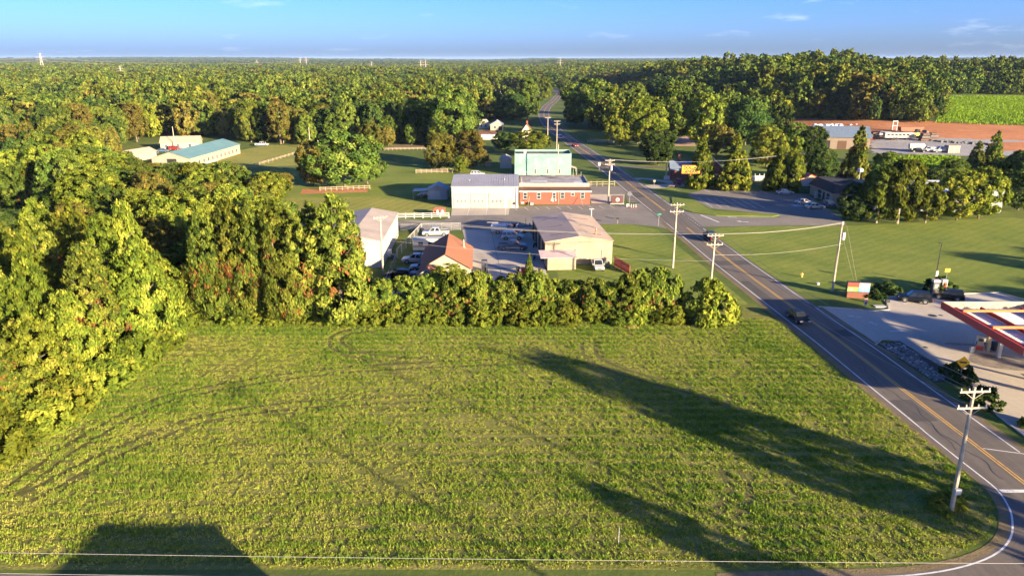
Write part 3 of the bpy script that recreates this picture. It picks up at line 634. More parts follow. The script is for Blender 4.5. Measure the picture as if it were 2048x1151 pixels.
# woods between the conifer row and the long barn
WG = dict(name='woodland_tree', cat='tree')
cand = []
for yy in np.arange(112, 236, 7.0):
    for xx in np.arange(-170, -44, 7.0):
        x, y = xx + U(-2.5, 2.5), yy + U(-2.5, 2.5)
        px = proj(x, y, 6)[0]
        if px < -90: continue
        if y > 150 and x > -62 + 0.15 * (y - 150) * -1 and px > 560: continue
        if x > -78 and y > 182 and px > 560: continue
        if px > 600: continue
        lim = 36 * (1 - y / 250.0) + (1.5 if px > 270 else 6.5)
        if px > 480: lim = min(lim, 36 * (1 - y / 232.0) + 1)
        h = min(U(6.5, 11.5), lim) if px > 205 else (U(10, 15) if y > 150 and px > 20 else U(4.5, 8))
        if h < 3.2: continue
        cand.append((x, y, h, px))
random.shuffle(cand)
for i, (x, y, h, px) in enumerate(cand[:120]):
    k = random.choice(['oakA', 'oakB', 'oakB', 'tallA', 'oakD', 'firA'])
    if px < 60 and y < 170: k = 'oakC'
    cn = {'oakA': 'green rounded', 'oakB': 'bright yellow-green rounded', 'tallA': 'green upright', 'oakD': 'olive brown', 'firA': 'shaggy evergreen', 'oakC': 'dark green'}[k]
    tree(k, x, y, h, U(3.6, 5.2), label=cn + ' tree in the wood between the conifer row and the long barn', group=cn + ' trees in the wood below the long barn', **WG)
# large tree and neighbours above the white shed
T('oakA', 690, 376, 264, 120, name='spreading_tree', label='largest spreading tree on the lawn between the barn meadow and the fire station', cat='tree')
T('oakD', 628, 372, 285, 60, name='spreading_tree', label='smaller olive tree leaning against the largest spreading tree', cat='tree')
T('oakA', 735, 368, 300, 60, name='lawn_tree', label='low round tree at the right foot of the largest spreading tree', cat='tree')
T('oakD', 742, 294, 247, 44, name='lawn_tree', label='small golden rounded tree at the edge of the wood behind the back lawn', cat='tree')
T('oakD', 777, 292, 254, 28, name='lawn_tree', label='smallest golden tree at the edge of the wood behind the back lawn', cat='tree')
T('oakB', 822, 282, 232, 44, name='lawn_tree', label='bright green tree beside the dark cypress behind the back lawn', cat='tree')
T('cone', 803, 284, 200, 26, name='cypress', label='dark narrow cypress standing behind the back lawn', cat='tree')
T('oakA', 905, 292, 176, 88, name='tall_tree', label='tallest broad tree behind the golden pair on the back lawn', cat='tree')
T('oakD', 880, 338, 268, 58, name='lawn_tree', label='golden brown rounded tree on the back lawn, smaller of the pair behind the fire station', cat='tree')
T('oakD', 938, 336, 262, 66, name='lawn_tree', label='wider golden brown tree of the pair behind the fire station, closer to the gazebo', cat='tree')
T('oakB', 921, 346, 313, 26, name='lawn_bush', label='small bright bush in front of the golden brown pair of trees', cat='shrub')
T('oakB', 1062, 312, 262, 66, name='feathery_tree', label='bright lime feathery tree directly behind the turquoise building', cat='tree')
T('oakC', 1010, 300, 266, 44, name='lawn_tree', label='dark tree between the small shed and the yellow gabled house', cat='tree')
T('oakC', 985, 240, 205, 60, name='dark_tree', label='dark tree above the white roofed cottage by the road', cat='tree')
T('tallA', 1055, 238, 158, 44, name='tall_tree', label='tall pale green tree at the left of the road bend', cat='tree')
T('oakC', 1030, 240, 190, 60, name='dark_tree', label='dark tree next to the tall pale green tree at the road bend', cat='tree')
T('oakB', 1090, 200, 155, 26, name='bend_tree', label='rounded light green tree inside the far road bend', cat='tree')
T('oakB', 1128, 186, 158, 22, name='bend_tree', label='small tree at the far end of the road', cat='tree')
# right of the road
T('oakC', 1316, 330, 264, 66, name='rounded_tree', label='dark rounded tree on the lawn between the two driveways', cat='tree')
for px, yb, yt, w, k, lb in ((1178, 256, 160, 90, 'oakA', 'large olive green tree closest to the right verge of the road'), (1150, 250, 200, 40, 'oakC', 'dark undergrown tree at the right verge of the road'),
                             (1240, 292, 214, 56, 'oakB', 'light green tree behind the horse fence'), (1290, 292, 196, 84, 'oakB', 'broad light green tree behind the horse fence by the utility pole'),
                             (1340, 286, 168, 96, 'oakA', 'broad tall tree behind the horse fence'), (1405, 290, 188, 70, 'oakB', 'bright green tree behind the pink gravel drive'),
                             (1432, 312, 250, 64, 'oakD', 'tree with golden top behind the brick house'), (1490, 290, 200, 84, 'oakC', 'dark broad tree behind the row of narrow conifers'),
                             (1215, 262, 240, 34, 'oakC', 'low dark tree at the near end of the horse fence'), (1260, 235, 165, 56, 'oakA', 'green tree in the second row behind the horse fence'),
                             (1532, 334, 252, 64, 'oakB', 'bright green tree behind the middle of the narrow conifers'), (1580, 330, 248, 80, 'oakA', 'green tree behind the pair of narrow conifers'),
                             (1618, 332, 256, 60, 'oakC', 'dark green tree at the near end of the blue roofed shed'), (1640, 360, 300, 60, 'oakC', 'dark low tree behind the shop roof'),
                             (1735, 392, 330, 46, 'oakC', 'dark bush-like tree behind the long pale roof'), (1770, 360, 305, 50, 'oakA', 'green tree at the edge of the little crop plot'),
                             (1872, 380, 338, 60, 'oakC', 'dark tree between the long shed and the crop plot'), (1905, 356, 318, 50, 'oakA', 'green shrubby tree right of the crop plot'),
                             (2035, 420, 308, 90, 'oakC', 'dark tree beside the pale gable end of the long shed'), (2005, 356, 318, 60, 'oakC', 'dark tree behind the end of the long shed')):
    T(k, px, yb, yt, w, name='roadside_tree', label=lb, cat='tree')
for px, yb, yt, w, lb in ((1400, 376, 270, 54, 'narrow conical conifer right behind the yellow pylon sign'), (1467, 379, 268, 62, 'widest conical conifer between the brick house and the white fence'),
                          (1551, 381, 280, 52, 'conical conifer next to the white fence, paired with one beside the shop'), (1582, 382, 274, 54, 'conical conifer closest to the shop wall')):
    T('cone', px, yb, yt, w, name='conical_conifer', label=lb, cat='tree')
T('firA', 1705, 390, 257, 62, name='fir', label='large rusty and green fir standing behind the shop in front of the blue roofed shed', cat='tree')
T('firA', 1948, 346, 284, 34, name='fir', label='smaller dark evergreen of the pair by the gravel lot', cat='tree')
T('firA', 1981, 346, 265, 42, name='fir', label='larger dark evergreen of the pair by the gravel lot', cat='tree')
T('oakC', 1708, 442, 370, 58, name='lot_tree', label='dark low tree overhanging the shop car park', cat='tree')
T('loblolly', 1752, 446, 338, 62, name='pine', label='dark pine at the left of the clump at the edge of the wide lawn', cat='tree')
T('loblolly', 1794, 447, 322, 76, name='pine', label='tallest pine with pale trunk in the clump at the edge of the wide lawn', cat='tree')
T('loblolly', 1850, 446, 366, 48, name='pine', label='shorter pine at the right of the clump at the edge of the wide lawn', cat='tree')
T('oakB', 1912, 440, 342, 74, name='broad_tree', label='broad rounded tree right of the pine clump', cat='tree'); T('oakB', 1956, 438, 338, 72, name='broad_tree', label='broad rounded tree touching the pale gable end of the long shed', cat='tree')
# shrubs of the fuel station
tree('bushB', 60.6, 111.6, 1.7, 2.0, 'clipped_shrub', 'dark clipped dome shrub between the price sign and the parked SUV', 'shrub')
tree('bushB', 57.4, 109.0, 1.3, 1.5, 'clipped_shrub', 'low dark shrub against the right end of the price sign', 'shrub')
tree('bushB', 69.6, 112.6, 2.2, 2.3, 'clipped_shrub', 'dark untidy shrub at the foot of the forecourt lamp pole', 'shrub')
tree('bushB', 52.7, 78.4, 1.9, 1.9, 'clipped_shrub', 'dark round shrub behind the yellow diamond sign', 'shrub')
tree('bushB', 51.5, 72.0, 1.9, 1.9, 'clipped_shrub', 'dark round shrub on the verge behind the leaning corner pole', 'shrub')
tree('bushA', 53.6, 66.6, 1.8, 1.3, 'clipped_shrub', 'greener shrub at the end of the forecourt verge', 'shrub')

# trees and buildings out of the frame whose long shadows cross the field, road and forecourt
for x, y, h, r, k in ((62, 31, 16.8, 5.0, 'tallC'), (43.5, 22, 10.5, 1.9, 'tallA'),  (112, 48, 16, 6, 'oakC'), (101, 20, 14, 5, 'oakA'),
                      (128, 34, 15, 6, 'oakB')) + tuple((100 + 75 * i / 13 + U(-2, 2), 52 + 60 * i / 13 + U(-3, 3), U(11, 16), U(4.5, 6), ('oakA', 'oakC')[i % 2]) for i in range(14)) + ((205, 92, 17, 7, 'oakA'), (150, 60, 17, 6, 'oakC'), (170, 76, 17, 6.5, 'oakA'), (232, 140, 16, 7, 'oakC')):
    tree(k, x, y, h, r, 'street_tree', 'leafy tree beyond the fuel station, shading the forecourt and road', 'tree', 'trees beyond the fuel station')

# ------------------------------------------------------------------ the woods beyond
CLEAR = [[atg(*p) for p in q] for q in (
    [(1560, 246), (1600, 238), (1760, 246), (1880, 246), (2150, 262), (2150, 330), (1990, 345), (1700, 345), (1640, 330)],          # clay yard
    [(1866, 262), (1888, 189), (2250, 189), (2250, 300)],                                                                            # maize
    [(1130, 262), (1500, 270), (1560, 330), (1250, 330)],                                                                            # lawns right of road
    [(60, 250), (60, 208), (135, 208), (140, 240)],                                                                                  # glade at left
    [(930, 300), (930, 246), (1010, 238), (1080, 246), (1110, 300)],                                                                 # cottages
    [(480, 345), (490, 288), (640, 290), (760, 296), (860, 292), (860, 345)],                                                        # meadow and back lawn
    [(228, 335), (232, 295), (310, 276), (400, 274), (490, 280), (490, 345)],                                                        # barn
    [(880, 160), (1010, 160), (1010, 172), (880, 172)], [(600, 133), (830, 133), (830, 141), (600, 141)],                            # far works
    [(978, 190), (1040, 190), (1040, 222), (978, 222)])]
def blocked(x, y):
    b = np.zeros(len(x), bool)
    rx = np.interp(y, [p[1] for p in ROAD], [p[0] for p in ROAD]); b |= (x - rx > np.where(y < 560, -15, -24)) & (x - rx < np.where(y < 380, 18, np.where(y < 440, 24, 85))) & (y < 1000)
    for q in CLEAR: b |= inside(q, x, y)
    b |= (vnoise(x, y, 95, 8) > 0.80) & (y > 380) & (x < 60)
    b |= (y < 258) ; b |= (x > -60) & (x < 100) & (y < 316)
    b |= (x > 100) & (y < 262)
    b |= (x > 60) & (x < 150) & (y < 345)
    return b
def scatter(y0, y1, step, jit):
    gx_ = np.arange(-0.86 * y1 - 60, 0.86 * y1 + 60, step); gy_ = np.arange(y0, y1, step)
    X, Y = np.meshgrid(gx_, gy_); X = X.ravel() + rng.uniform(-jit, jit, X.size); Y = Y.ravel() + rng.uniform(-jit, jit, Y.size)
    dep = Y * cP + 20 * sP; k = (np.abs(X / dep) < 0.80) & ~blocked(X, Y)
    return X[k], Y[k]
x1, y1 = scatter(258, 900, 8.2, 2.9)
o_ = np.argsort(y1); x1, y1 = x1[o_], y1[o_]
kin = np.digitize(vnoise(x1, y1, 45, 5) * 0.75 + rng.random(len(x1)) * 0.45, [0.3, 0.46, 0.6, 0.74, 0.86])
hgt1 = rng.uniform(9, 19, len(x1)) * (0.75 + 0.4 * vnoise(x1, y1, 60, 6)); hgt1[(x1 > 150) & (y1 > 380)] *= 1.2
NEARK = ['tallA', 'tallC', 'tallA', 'tallB', 'loblolly', 'oakB']
NAMK = ['green', 'dark green', 'mid green', 'olive brown', 'feathery pine-like', 'bright yellow-green']
def stand(x, y):
    if x > 60: return 'on the wooded hill beyond the red clay yard' if y > 345 else 'in the wood behind the brick house'
    if x > 5: return 'in the wood along the far road bend'
    if x > -62: return 'in the wood behind the back lawn and cottages'
    return 'in the wood beyond the long barn and its meadow'
NIND = 150
sel = []
for i in range(len(x1)):
    if len(sel) >= NIND: break
    sel.append(i)
for i in sel:
    k = int(kin[i]); s_ = stand(x1[i], y1[i])
    h = hgt1[i] * (0.72 if y1[i] < 300 and x1[i] < -60 else 1)
    tree(NEARK[k], x1[i], y1[i], h, h * U(0.25, 0.31), 'woodland_tree', '%s tree %s' % (NAMK[k], s_), 'tree', '%s trees %s' % (NAMK[k], s_))
x1, y1, kin, hgt1 = x1[NIND:], y1[NIND:], kin[NIND:], hgt1[NIND:]
x2, y2 = scatter(900, 3000, 13.5, 5); x3, y3 = scatter(3000, 9500, 38, 14)
PX = np.concatenate([x1, x2, x3]); PY = np.concatenate([y1, y2, y3])
far_h = lambda a, b: rng.uniform(9, 20, len(a)) * b
HH = np.concatenate([hgt1, far_h(x2, 1.0), far_h(x3, 1.0)]); WW = np.concatenate([rng.uniform(0.65, 1.3, len(x1)), rng.uniform(0.95, 1.9, len(x2)), rng.uniform(3.0, 4.4, len(x3))])
KK = np.concatenate([kin, np.digitize(vnoise(x2, y2, 120, 5) * .7 + rng.random(len(x2)) * .45, [.3, .46, .6, .74, .86]), rng.integers(0, 6, len(x3))])
me = bpy.data.meshes.new('distant_woods'); me.from_pydata(np.stack([PX, PY, ht(PX, PY)], 1).tolist(), [], [])
for nm, arr, ty in (('sz', HH / 17.0, 'FLOAT'), ('wd', WW * HH / 17.0, 'FLOAT'), ('rot', rng.random(len(PX)) * 6.283, 'FLOAT'), ('kin', KK.astype(np.int32), 'INT')):
    a_ = me.attributes.new(nm, ty, 'POINT'); a_.data.foreach_set('value', arr.astype(np.int32 if ty == 'INT' else np.float32))
woods = tag(link('distant_woods', me), 'unbroken green woods rolling to the horizon', 'woods', kind='stuff')
ng = bpy.data.node_groups.new('scatter_woods', 'GeometryNodeTree')
ng.interface.new_socket('Geometry', in_out='INPUT', socket_type='NodeSocketGeometry'); ng.interface.new_socket('Geometry', in_out='OUTPUT', socket_type='NodeSocketGeometry')
gi = ng.nodes.new('NodeGroupInput'); go = ng.nodes.new('NodeGroupOutput'); jn = ng.nodes.new('GeometryNodeJoinGeometry')
def named(nm, ty='FLOAT'):
    n_ = ng.nodes.new('GeometryNodeInputNamedAttribute'); n_.data_type = ty; n_.inputs['Name'].default_value = nm; return n_.outputs['Attribute']
sz, wd, ro, ki = named('sz'), named('wd'), named('rot'), named('kin', 'INT')
cs = ng.nodes.new('ShaderNodeCombineXYZ'); ng.links.new(wd, cs.inputs[0]); ng.links.new(wd, cs.inputs[1]); ng.links.new(sz, cs.inputs[2])
cr_ = ng.nodes.new('ShaderNodeCombineXYZ'); ng.links.new(ro, cr_.inputs[2])
for i, k in enumerate(FARP):
    root = tree(k, (-150, -165, -140, -155, -120, -132)[i], (360, 372, 368, 352, 362, 374)[i], 16, 5, 'woodland_tree', 'rounded tree deep in the wood beyond the long barn', 'tree', 'rounded trees deep in the wood beyond the barn')
    oi = ng.nodes.new('GeometryNodeObjectInfo'); oi.inputs['Object'].default_value = root.children[0]
    cmp_ = ng.nodes.new('FunctionNodeCompare'); cmp_.data_type = 'INT'; cmp_.operation = 'EQUAL'
    ng.links.new(ki, cmp_.inputs[2]); cmp_.inputs[3].default_value = i
    ip = ng.nodes.new('GeometryNodeInstanceOnPoints')
    ng.links.new(gi.outputs[0], ip.inputs['Points']); ng.links.new(cmp_.outputs[0], ip.inputs['Selection']); ng.links.new(oi.outputs['Geometry'], ip.inputs['Instance'])
    ng.links.new(cr_.outputs[0], ip.inputs['Rotation']); ng.links.new(cs.outputs[0], ip.inputs['Scale']); ng.links.new(ip.outputs[0], jn.inputs[0])
ng.links.new(jn.outputs[0], go.inputs[0])
md = woods.modifiers.new('scatter', 'NODES'); md.node_group = ng
# ------------------------------------------------------------------ building kit
m_glass = M('window_glass', (0.035, 0.045, 0.055), 0.12, var=0.1, spec=0.6)
m_trim = M('white_trim', (0.44, 0.425, 0.40), 0.55, var=0.06)
m_metal_white = M('white_sheet_metal', (0.36, 0.35, 0.335), 0.5, var=0.10, scale=0.5, dirt=(0.27, 0.255, 0.235))
m_metal_cream = M('cream_sheet_metal', (0.30, 0.255, 0.175), 0.5, var=0.09, scale=0.5, dirt=(0.25, 0.21, 0.145))
m_roof_grey = M('grey_metal_roof', (0.33, 0.32, 0.33), 0.45, var=0.10, scale=0.6, dirt=(0.27, 0.25, 0.25), metal=0.2)
m_roof_tan = M('tan_metal_roof', (0.46, 0.335, 0.225), 0.55, var=0.08, scale=0.5, dirt=(0.38, 0.275, 0.185))
m_roof_pale = M('pale_metal_roof', (0.40, 0.325, 0.25), 0.55, var=0.08, scale=0.4, dirt=(0.33, 0.265, 0.205))
m_shingle = M('brown_shingle', (0.25, 0.10, 0.05), 0.9, var=0.16, scale=2.5, bump=0.4)
m_teal = M('turquoise_paint', (0.165, 0.29, 0.25), 0.75, var=0.10, scale=0.5, dirt=(0.20, 0.32, 0.28))
m_teal_roof = M('teal_metal_roof', (0.12, 0.22, 0.205), 0.45, var=0.12, scale=0.4, dirt=(0.15, 0.25, 0.235))
m_tar_roof = M('tar_roof', (0.085, 0.07, 0.062), 0.85, var=0.35, scale=0.5, dirt=(0.20, 0.16, 0.13))
m_patch_roof = M('patched_roof', (0.33, 0.30, 0.28), 0.8, var=0.3, scale=0.35, dirt=(0.13, 0.09, 0.07))
m_rust_roof = M('rusty_flat_roof', (0.11, 0.055, 0.038), 0.85, var=0.3, scale=0.5)
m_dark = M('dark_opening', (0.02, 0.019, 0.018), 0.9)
m_steel = M('dull_steel', (0.30, 0.30, 0.30), 0.5, metal=0.6)
m_wood = M('weathered_wood', (0.30, 0.235, 0.17), 0.9, var=0.2, scale=2)
m_pole = M('pole_wood', (0.40, 0.335, 0.25), 0.9, var=0.18, scale=2)
m_cream = M('cream_siding', (0.33, 0.285, 0.21), 0.7, var=0.06)
m_pinkwall = M('pale_block_wall', (0.30, 0.24, 0.19), 0.8, var=0.08)
m_slate = M('slate_blue_roof', (0.13, 0.17, 0.225), 0.6, var=0.12, scale=1.0)
m_black = M('black_plastic', (0.022, 0.022, 0.024), 0.5)
m_red = M('red_paint', (0.50, 0.045, 0.04), 0.5, var=0.08)
m_orange = M('orange_primer', (0.62, 0.15, 0.035), 0.55, var=0.12)
m_maroon = M('maroon_primer', (0.20, 0.028, 0.024), 0.6, var=0.15)
m_green = M('green_paint', (0.035, 0.12, 0.035), 0.7)
def brick_mat():
    m, nt, o = newmat('brick_wall'); tc_ = nd(nt, 'ShaderNodeTexCoord'); bt = nd(nt, 'ShaderNodeTexBrick'); g = nd(nt, 'ShaderNodeNewGeometry')
    cx = nd(nt, 'ShaderNodeSeparateXYZ'); nt.links.new(g.outputs['Position'], cx.inputs[0]); cc = nd(nt, 'ShaderNodeCombineXYZ')
    nt.links.new(math_(nt, 'ADD', cx.outputs[0], cx.outputs[1]), cc.inputs[0]); nt.links.new(cx.outputs[2], cc.inputs[1]); nt.links.new(cc.outputs[0], bt.inputs['Vector'])
    bt.inputs['Color1'].default_value = (0.20, 0.052, 0.03, 1); bt.inputs['Color2'].default_value = (0.14, 0.038, 0.024, 1); bt.inputs['Mortar'].default_value = (0.22, 0.14, 0.10, 1)
    bt.inputs['Scale'].default_value = 2.2; bt.inputs['Mortar Size'].default_value = 0.012
    b = nd(nt, 'ShaderNodeBsdfPrincipled'); b.inputs['Roughness'].default_value = 0.85
    n1 = noise(nt, g.outputs['Position'], 0.7, 5); c = mixc(nt, math_(nt, 'MULTIPLY', n1.outputs[0], 0.45), bt.outputs[0], (0.25, 0.08, 0.04))
    nt.links.new(c, b.inputs['Base Color']); nt.links.new(b.outputs[0], o.inputs[0]); return m
m_brick = brick_mat()

def window(par, x, z, w, h, face='front', y=0.0, frame=m_trim, pane=m_glass, bar=True):
    """framed window on a wall; face says which way it looks, y is the wall plane (x for side walls)"""
    def bx(mb, a0, a1, z0, z1, d0, d1):
        if face == 'front': mb.box(a0, a1, y - d1, y - d0, z0, z1)
        elif face == 'left': mb.box(y - d1, y - d0, a0, a1, z0, z1)
        else: mb.box(y + d0, y + d1, a0, a1, z0, z1)
    t = 0.09; mb = MB()
    bx(mb, x - w / 2 - t, x - w / 2, z - t, z + h + t, 0.003, 0.06); bx(mb, x + w / 2, x + w / 2 + t, z - t, z + h + t, 0.003, 0.06)
    bx(mb, x - w / 2, x + w / 2, z + h, z + h + t, 0.003, 0.06); bx(mb, x - w / 2, x + w / 2, z - t, z, 0.003, 0.075)
    if bar: bx(mb, x - w / 2, x + w / 2, z + h * 0.48, z + h * 0.54, 0.003, 0.05)
    f = mb.build('window', frame, par); p = MB(); bx(p, x - w / 2 + 0.002, x + w / 2 - 0.002, z + 0.002, z + h - 0.002, 0.004, 0.022); p.build('pane', pane, f)
    return f
def slab(mb, a, b, c, d, t):
    """thick plate under the quad a b c d (ccw from above)"""
    lo = [(p[0], p[1], p[2] - t) for p in (a, b, c, d)]; return mb.hull8(lo + [a, b, c, d])
def gable(par, w, d, eave, ridge, axis, wall, roof, over=0.3, t=0.12, x0=0.0, y0=0.0, ribs=0.0, ribm=None):
    """gabled block with its front at y0; axis = direction of the ridge"""
    mb = MB(); x1, y1 = x0 + w, y0 + d
    if axis == 'x':
        ym = (y0 + y1) / 2
        mb.prism([(y0, 0), (y1, 0), (y1, eave), (ym, ridge), (y0, eave)], 'x', x0, x1); mb.build('wall', wall, par)
        k = (ridge - eave) / (ym - y0); e = eave - k * over + t
        q = [[(x0 - over, y0 - over, e), (x1 + over, y0 - over, e), (x1 + over, ym, ridge + t), (x0 - over, ym, ridge + t)], [(x1 + over, y1 + over, e), (x0 - over, y1 + over, e), (x0 - over, ym, ridge + t), (x1 + over, ym, ridge + t)]]
    else:
        xm = (x0 + x1) / 2
        mb.prism([(x0, 0), (x1, 0), (x1, eave), (xm, ridge), (x0, eave)], 'y', y0, y1); mb.build('wall', wall, par)
        k = (ridge - eave) / (xm - x0); e = eave - k * over + t
        q = [[(x0 - over, y1 + over, e), (x0 - over, y0 - over, e), (xm, y0 - over, ridge + t), (xm, y1 + over, ridge + t)], [(x1 + over, y0 - over, e), (x1 + over, y1 + over, e), (xm, y1 + over, ridge + t), (xm, y0 - over, ridge + t)]]
    rs = []
    for a in q:
        ro = slab(MB(), *a, t * 0.85).build('roof', roof, par); rs.append(ro)
        if ribs:
            A, B, C_, D = [Vector(p) for p in a]; n_ = int((B - A).length / ribs); rb = MB()
            for i in range(1, n_):
                f = i / n_; p = A.lerp(B, f); s = D.lerp(C_, f); u = (B - A).normalized() * 0.035; zz = Vector((0, 0, 0.05)); o1 = Vector((0, 0, 0.002))
                rb.hull8([tuple(v) for v in (p - u + o1, p + u + o1, s + u + o1, s - u + o1, p - u + zz, p + u + zz, s + u + zz, s - u + zz)])
            r_ = rb.build('roof_seam', ribm or roof, ro); r_['kind'] = 'stuff'
    return rs
def wall_ribs(par, x0, x1, z0, zf, y, step, mat):
    mb = MB(); x = x0 + step
    while x < x1 - 0.1: mb.box(x - 0.02, x + 0.02, y - 0.025, y - 0.002, z0, zf(x)); x += step
    o = mb.build('wall_rib', mat, par); o['kind'] = 'stuff'

# ------------------------------------------------------------------ fire station
fs = thing('fire_station', 'white metal fire station with three large garage doors and grey ribbed roof', 'building', (-15.2, 181.3, 0))
gable(fs, 16.8, 20, 5.45, 6.9, 'x', m_metal_white, m_roof_grey, 0.15, ribs=0.62)
wall_ribs(fs, 0, 16.8, 3.95, lambda x: 5.4, 0, 0.6, m_metal_white)
m_door_white = M('door_white', (0.28, 0.275, 0.265), 0.5, var=0.05, scale=1)
for k, (a, b) in enumerate(((0.45, 4.3), (4.75, 8.65), (9.3, 13.15))):
    mb = MB()
    for i in range(5): mb.box(a + 0.06, b - 0.06, -0.05, -0.006, 0.03 + i * 0.73, 0.03 + i * 0.73 + 0.70)
    dr = mb.build('garage_door', m_door_white, fs)
    MB().box(a, a + 0.055, -0.08, -0.003, 0, 3.75).box(b - 0.055, b, -0.08, -0.003, 0, 3.75).box(a + 0.056, b - 0.056, -0.08, -0.003, 3.69, 3.75).build('door_frame', m_steel, dr)
    for j in range(3): MB().box(a + 0.75 + j * 1.0, a + 1.25 + j * 1.0, -0.062, -0.051, 1.62, 1.86).build('door_window', m_glass, dr)
dr = MB().box(14.2, 15.1, -0.06, -0.004, 0.02, 2.25).build('side_door', M('khaki_door', (0.30, 0.29, 0.22), 0.6), fs)
MB().box(15.0, 15.05, -0.10, -0.061, 1.0, 1.08).build('handle', m_steel, dr)
MB().box(15.7, 16.1, -0.35, -0.004, 1.0, 1.45).build('mail_box', m_black, fs)
MB().box(8.0, 8.5, -0.2, -0.004, 5.0, 5.14).build('flood_lamp', m_steel, fs)
MB().cyl(4.2, 4.5, 6.05, 6.5, 0.14).build('roof_vent', m_steel, fs); MB().cyl(13.2, 5.6, 6.2, 6.65, 0.14).build('roof_vent', m_steel, fs); MB().box(16.15, 16.35, -0.15, -0.004, 0, 5.3).build('downpipe', m_metal_white, fs)

MB().box(-0.2, 17.0, -0.32, -0.18, 5.36, 5.48).build('gutter', m_roof_grey, fs)
# ------------------------------------------------------------------ brick hall
bh = thing('brick_hall', 'low red brick hall with white fascia and patched flat roof joined to the fire station', 'building', (1.95, 186.0, 0))
MB().box(0, 18.3, 0, 3.2, 0, 3.5).box(0, 18.3, 3.2, 18.5, 0, 4.45).build('wall', m_brick, bh)
r_ = slab(MB(), (-0.1, -0.35, 3.62), (18.55, -0.35, 3.62), (18.55, 3.19, 4.02), (-0.1, 3.19, 4.02), 0.12).build('front_roof', m_rust_roof, bh)
MB().box(-0.1, 18.6, -0.5, -0.36, 3.28, 3.64).build('fascia', m_trim, bh)
MB().box(0.3, 18.0, 3.5, 18.2, 4.46, 4.52).build('main_roof', m_patch_roof, bh)
for a in ((-0.02, 18.32, 3.05, 3.32, 4.1, 4.95), (-0.02, 18.32, 18.25, 18.5, 4.46, 4.8), (-0.02, 0.28, 3.32, 18.25, 4.46, 4.8), (18.02, 18.32, 3.32, 18.25, 4.46, 4.8)):
    MB().box(*a).build('parapet', m_cream if a[2] < 4 and a[1] > 1 else m_tar_roof, bh)
MB().box(-0.06, 18.36, 2.98, 3.36, 4.96, 5.06).build('parapet_cap', m_trim, bh)
for x, z, w, h in ((1.45, 1.55, .85, 1.5), (5.0, 1.55, .85, 1.5), (8.95, 1.65, .75, 1.35), (11.1, 1.65, .85, 1.45), (13.75, 2.3, .75, .75), (16.3, 1.65, .85, 1.45)): window(bh, x, z, w, h)
MB().box(0.4, 1.1, -0.06, -0.004, 0.25, 0.7).build('vent_grille', m_trim, bh)
MB().box(2.7, 3.6, -1.2, -0.5, 0, 0.8).build('air_conditioner', m_steel, bh)
for x, z in ((8.1, 1.0), (8.5, 0.8), (8.35, 1.55), (9.2, 1.0)): MB().box(x, x + 0.3, -0.2, -0.004, z, z + 0.45).build('meter_box', M('meter_grey', (0.55, 0.54, 0.52), 0.5), bh)
MB().tube([(10.05, -0.08, 0), (10.05, -0.08, 3.27)], 0.06, 8).build('downpipe', m_cream, bh)
for x, y, h in ((0.6, 4.0, 2.0), (17.3, 16.5, 1.6), (15.2, 17.4, 2.2)): MB().tube([(x, y, 4.5), (x, y, 4.5 + h)], 0.05, 6).build('roof_mast', m_steel, bh)
for a in ((14.6, 16.8, 6.5, 9.8), (3.0, 7.5, 8.5, 11.5)): MB().box(a[0], a[1], a[2], a[3], 4.521, 4.545).build('roof_patch', M('roof_patch_white', (0.50, 0.49, 0.48), 0.7, var=0.2), bh)
for i, (x, y) in enumerate(((4.55, 185.6), (17.55, 185.6))):
    tag(MB().tube([(x + (-0.5, 0.7)[i], y - 2.3, 0.02), (x, y, 2.2)], 0.05, 6).build('leaning_board', m_wood), 'pale board leaning on the brick wall ' + ('beside the air conditioner' if i == 0 else 'near the entrance slab'), 'board')

# ------------------------------------------------------------------ turquoise building
tb = thing('turquoise_building', 'two storey turquoise painted building with flat dark roof', 'building', (0.85, 235.4, 0))
MB().box(0, 18.3, 0, 9.5, 0, 6.5).build('wall', m_teal, tb)
for a in ((0, 18.3, 0, 0.25, 6.5, 6.95), (0, 18.3, 9.25, 9.5, 6.5, 7.2), (0, 0.25, 0.25, 9.25, 6.5, 7.1), (18.05, 18.3, 0.25, 9.25, 6.5, 7.1)): MB().box(*a).build('parapet', m_teal, tb)
MB().box(0.26, 18.04, 0.26, 9.24, 6.503, 6.56).build('roof', m_tar_roof, tb)
m_tfr = M('faded_frame', (0.60, 0.50, 0.44), 0.7)
for x in (1.9, 6.7, 10.8, 14.7): window(tb, x, 3.85, 0.65, 1.5, frame=m_tfr, pane=M('pale_pane', (0.36, 0.34, 0.31), 0.3))
for x in (6.7, 10.7, 14.5): window(tb, x, 0.7, 0.6, 1.25, frame=m_tfr)
MB().box(2.8, 3.9, -0.05, -0.004, 0.1, 1.4).build('boarded_opening', m_tfr, tb)
MB().box(3.0, 3.8, 3, 3.8, 6.57, 7.9).build('chimney', m_trim, tb)
for x, h in ((0.8, 4.2), (3.5, 4.0), (5.2, 2.0)): MB().box(x, x + 0.09, -0.05, -0.004, 0.3, h).build('drain_pipe', M('teal_pipe', (0.26, 0.50, 0.46), 0.6), tb)
slab(MB(), (18.35, 1, 2.6), (20.3, 1, 2.0), (20.3, 5, 2.0), (18.35, 5, 2.6), 0.1).build('porch_roof', m_cream, tb)
for y in (1.1, 4.9): MB().cyl(20.2, y, 0, 1.9, 0.06, 8).build('porch_post', m_trim, tb)

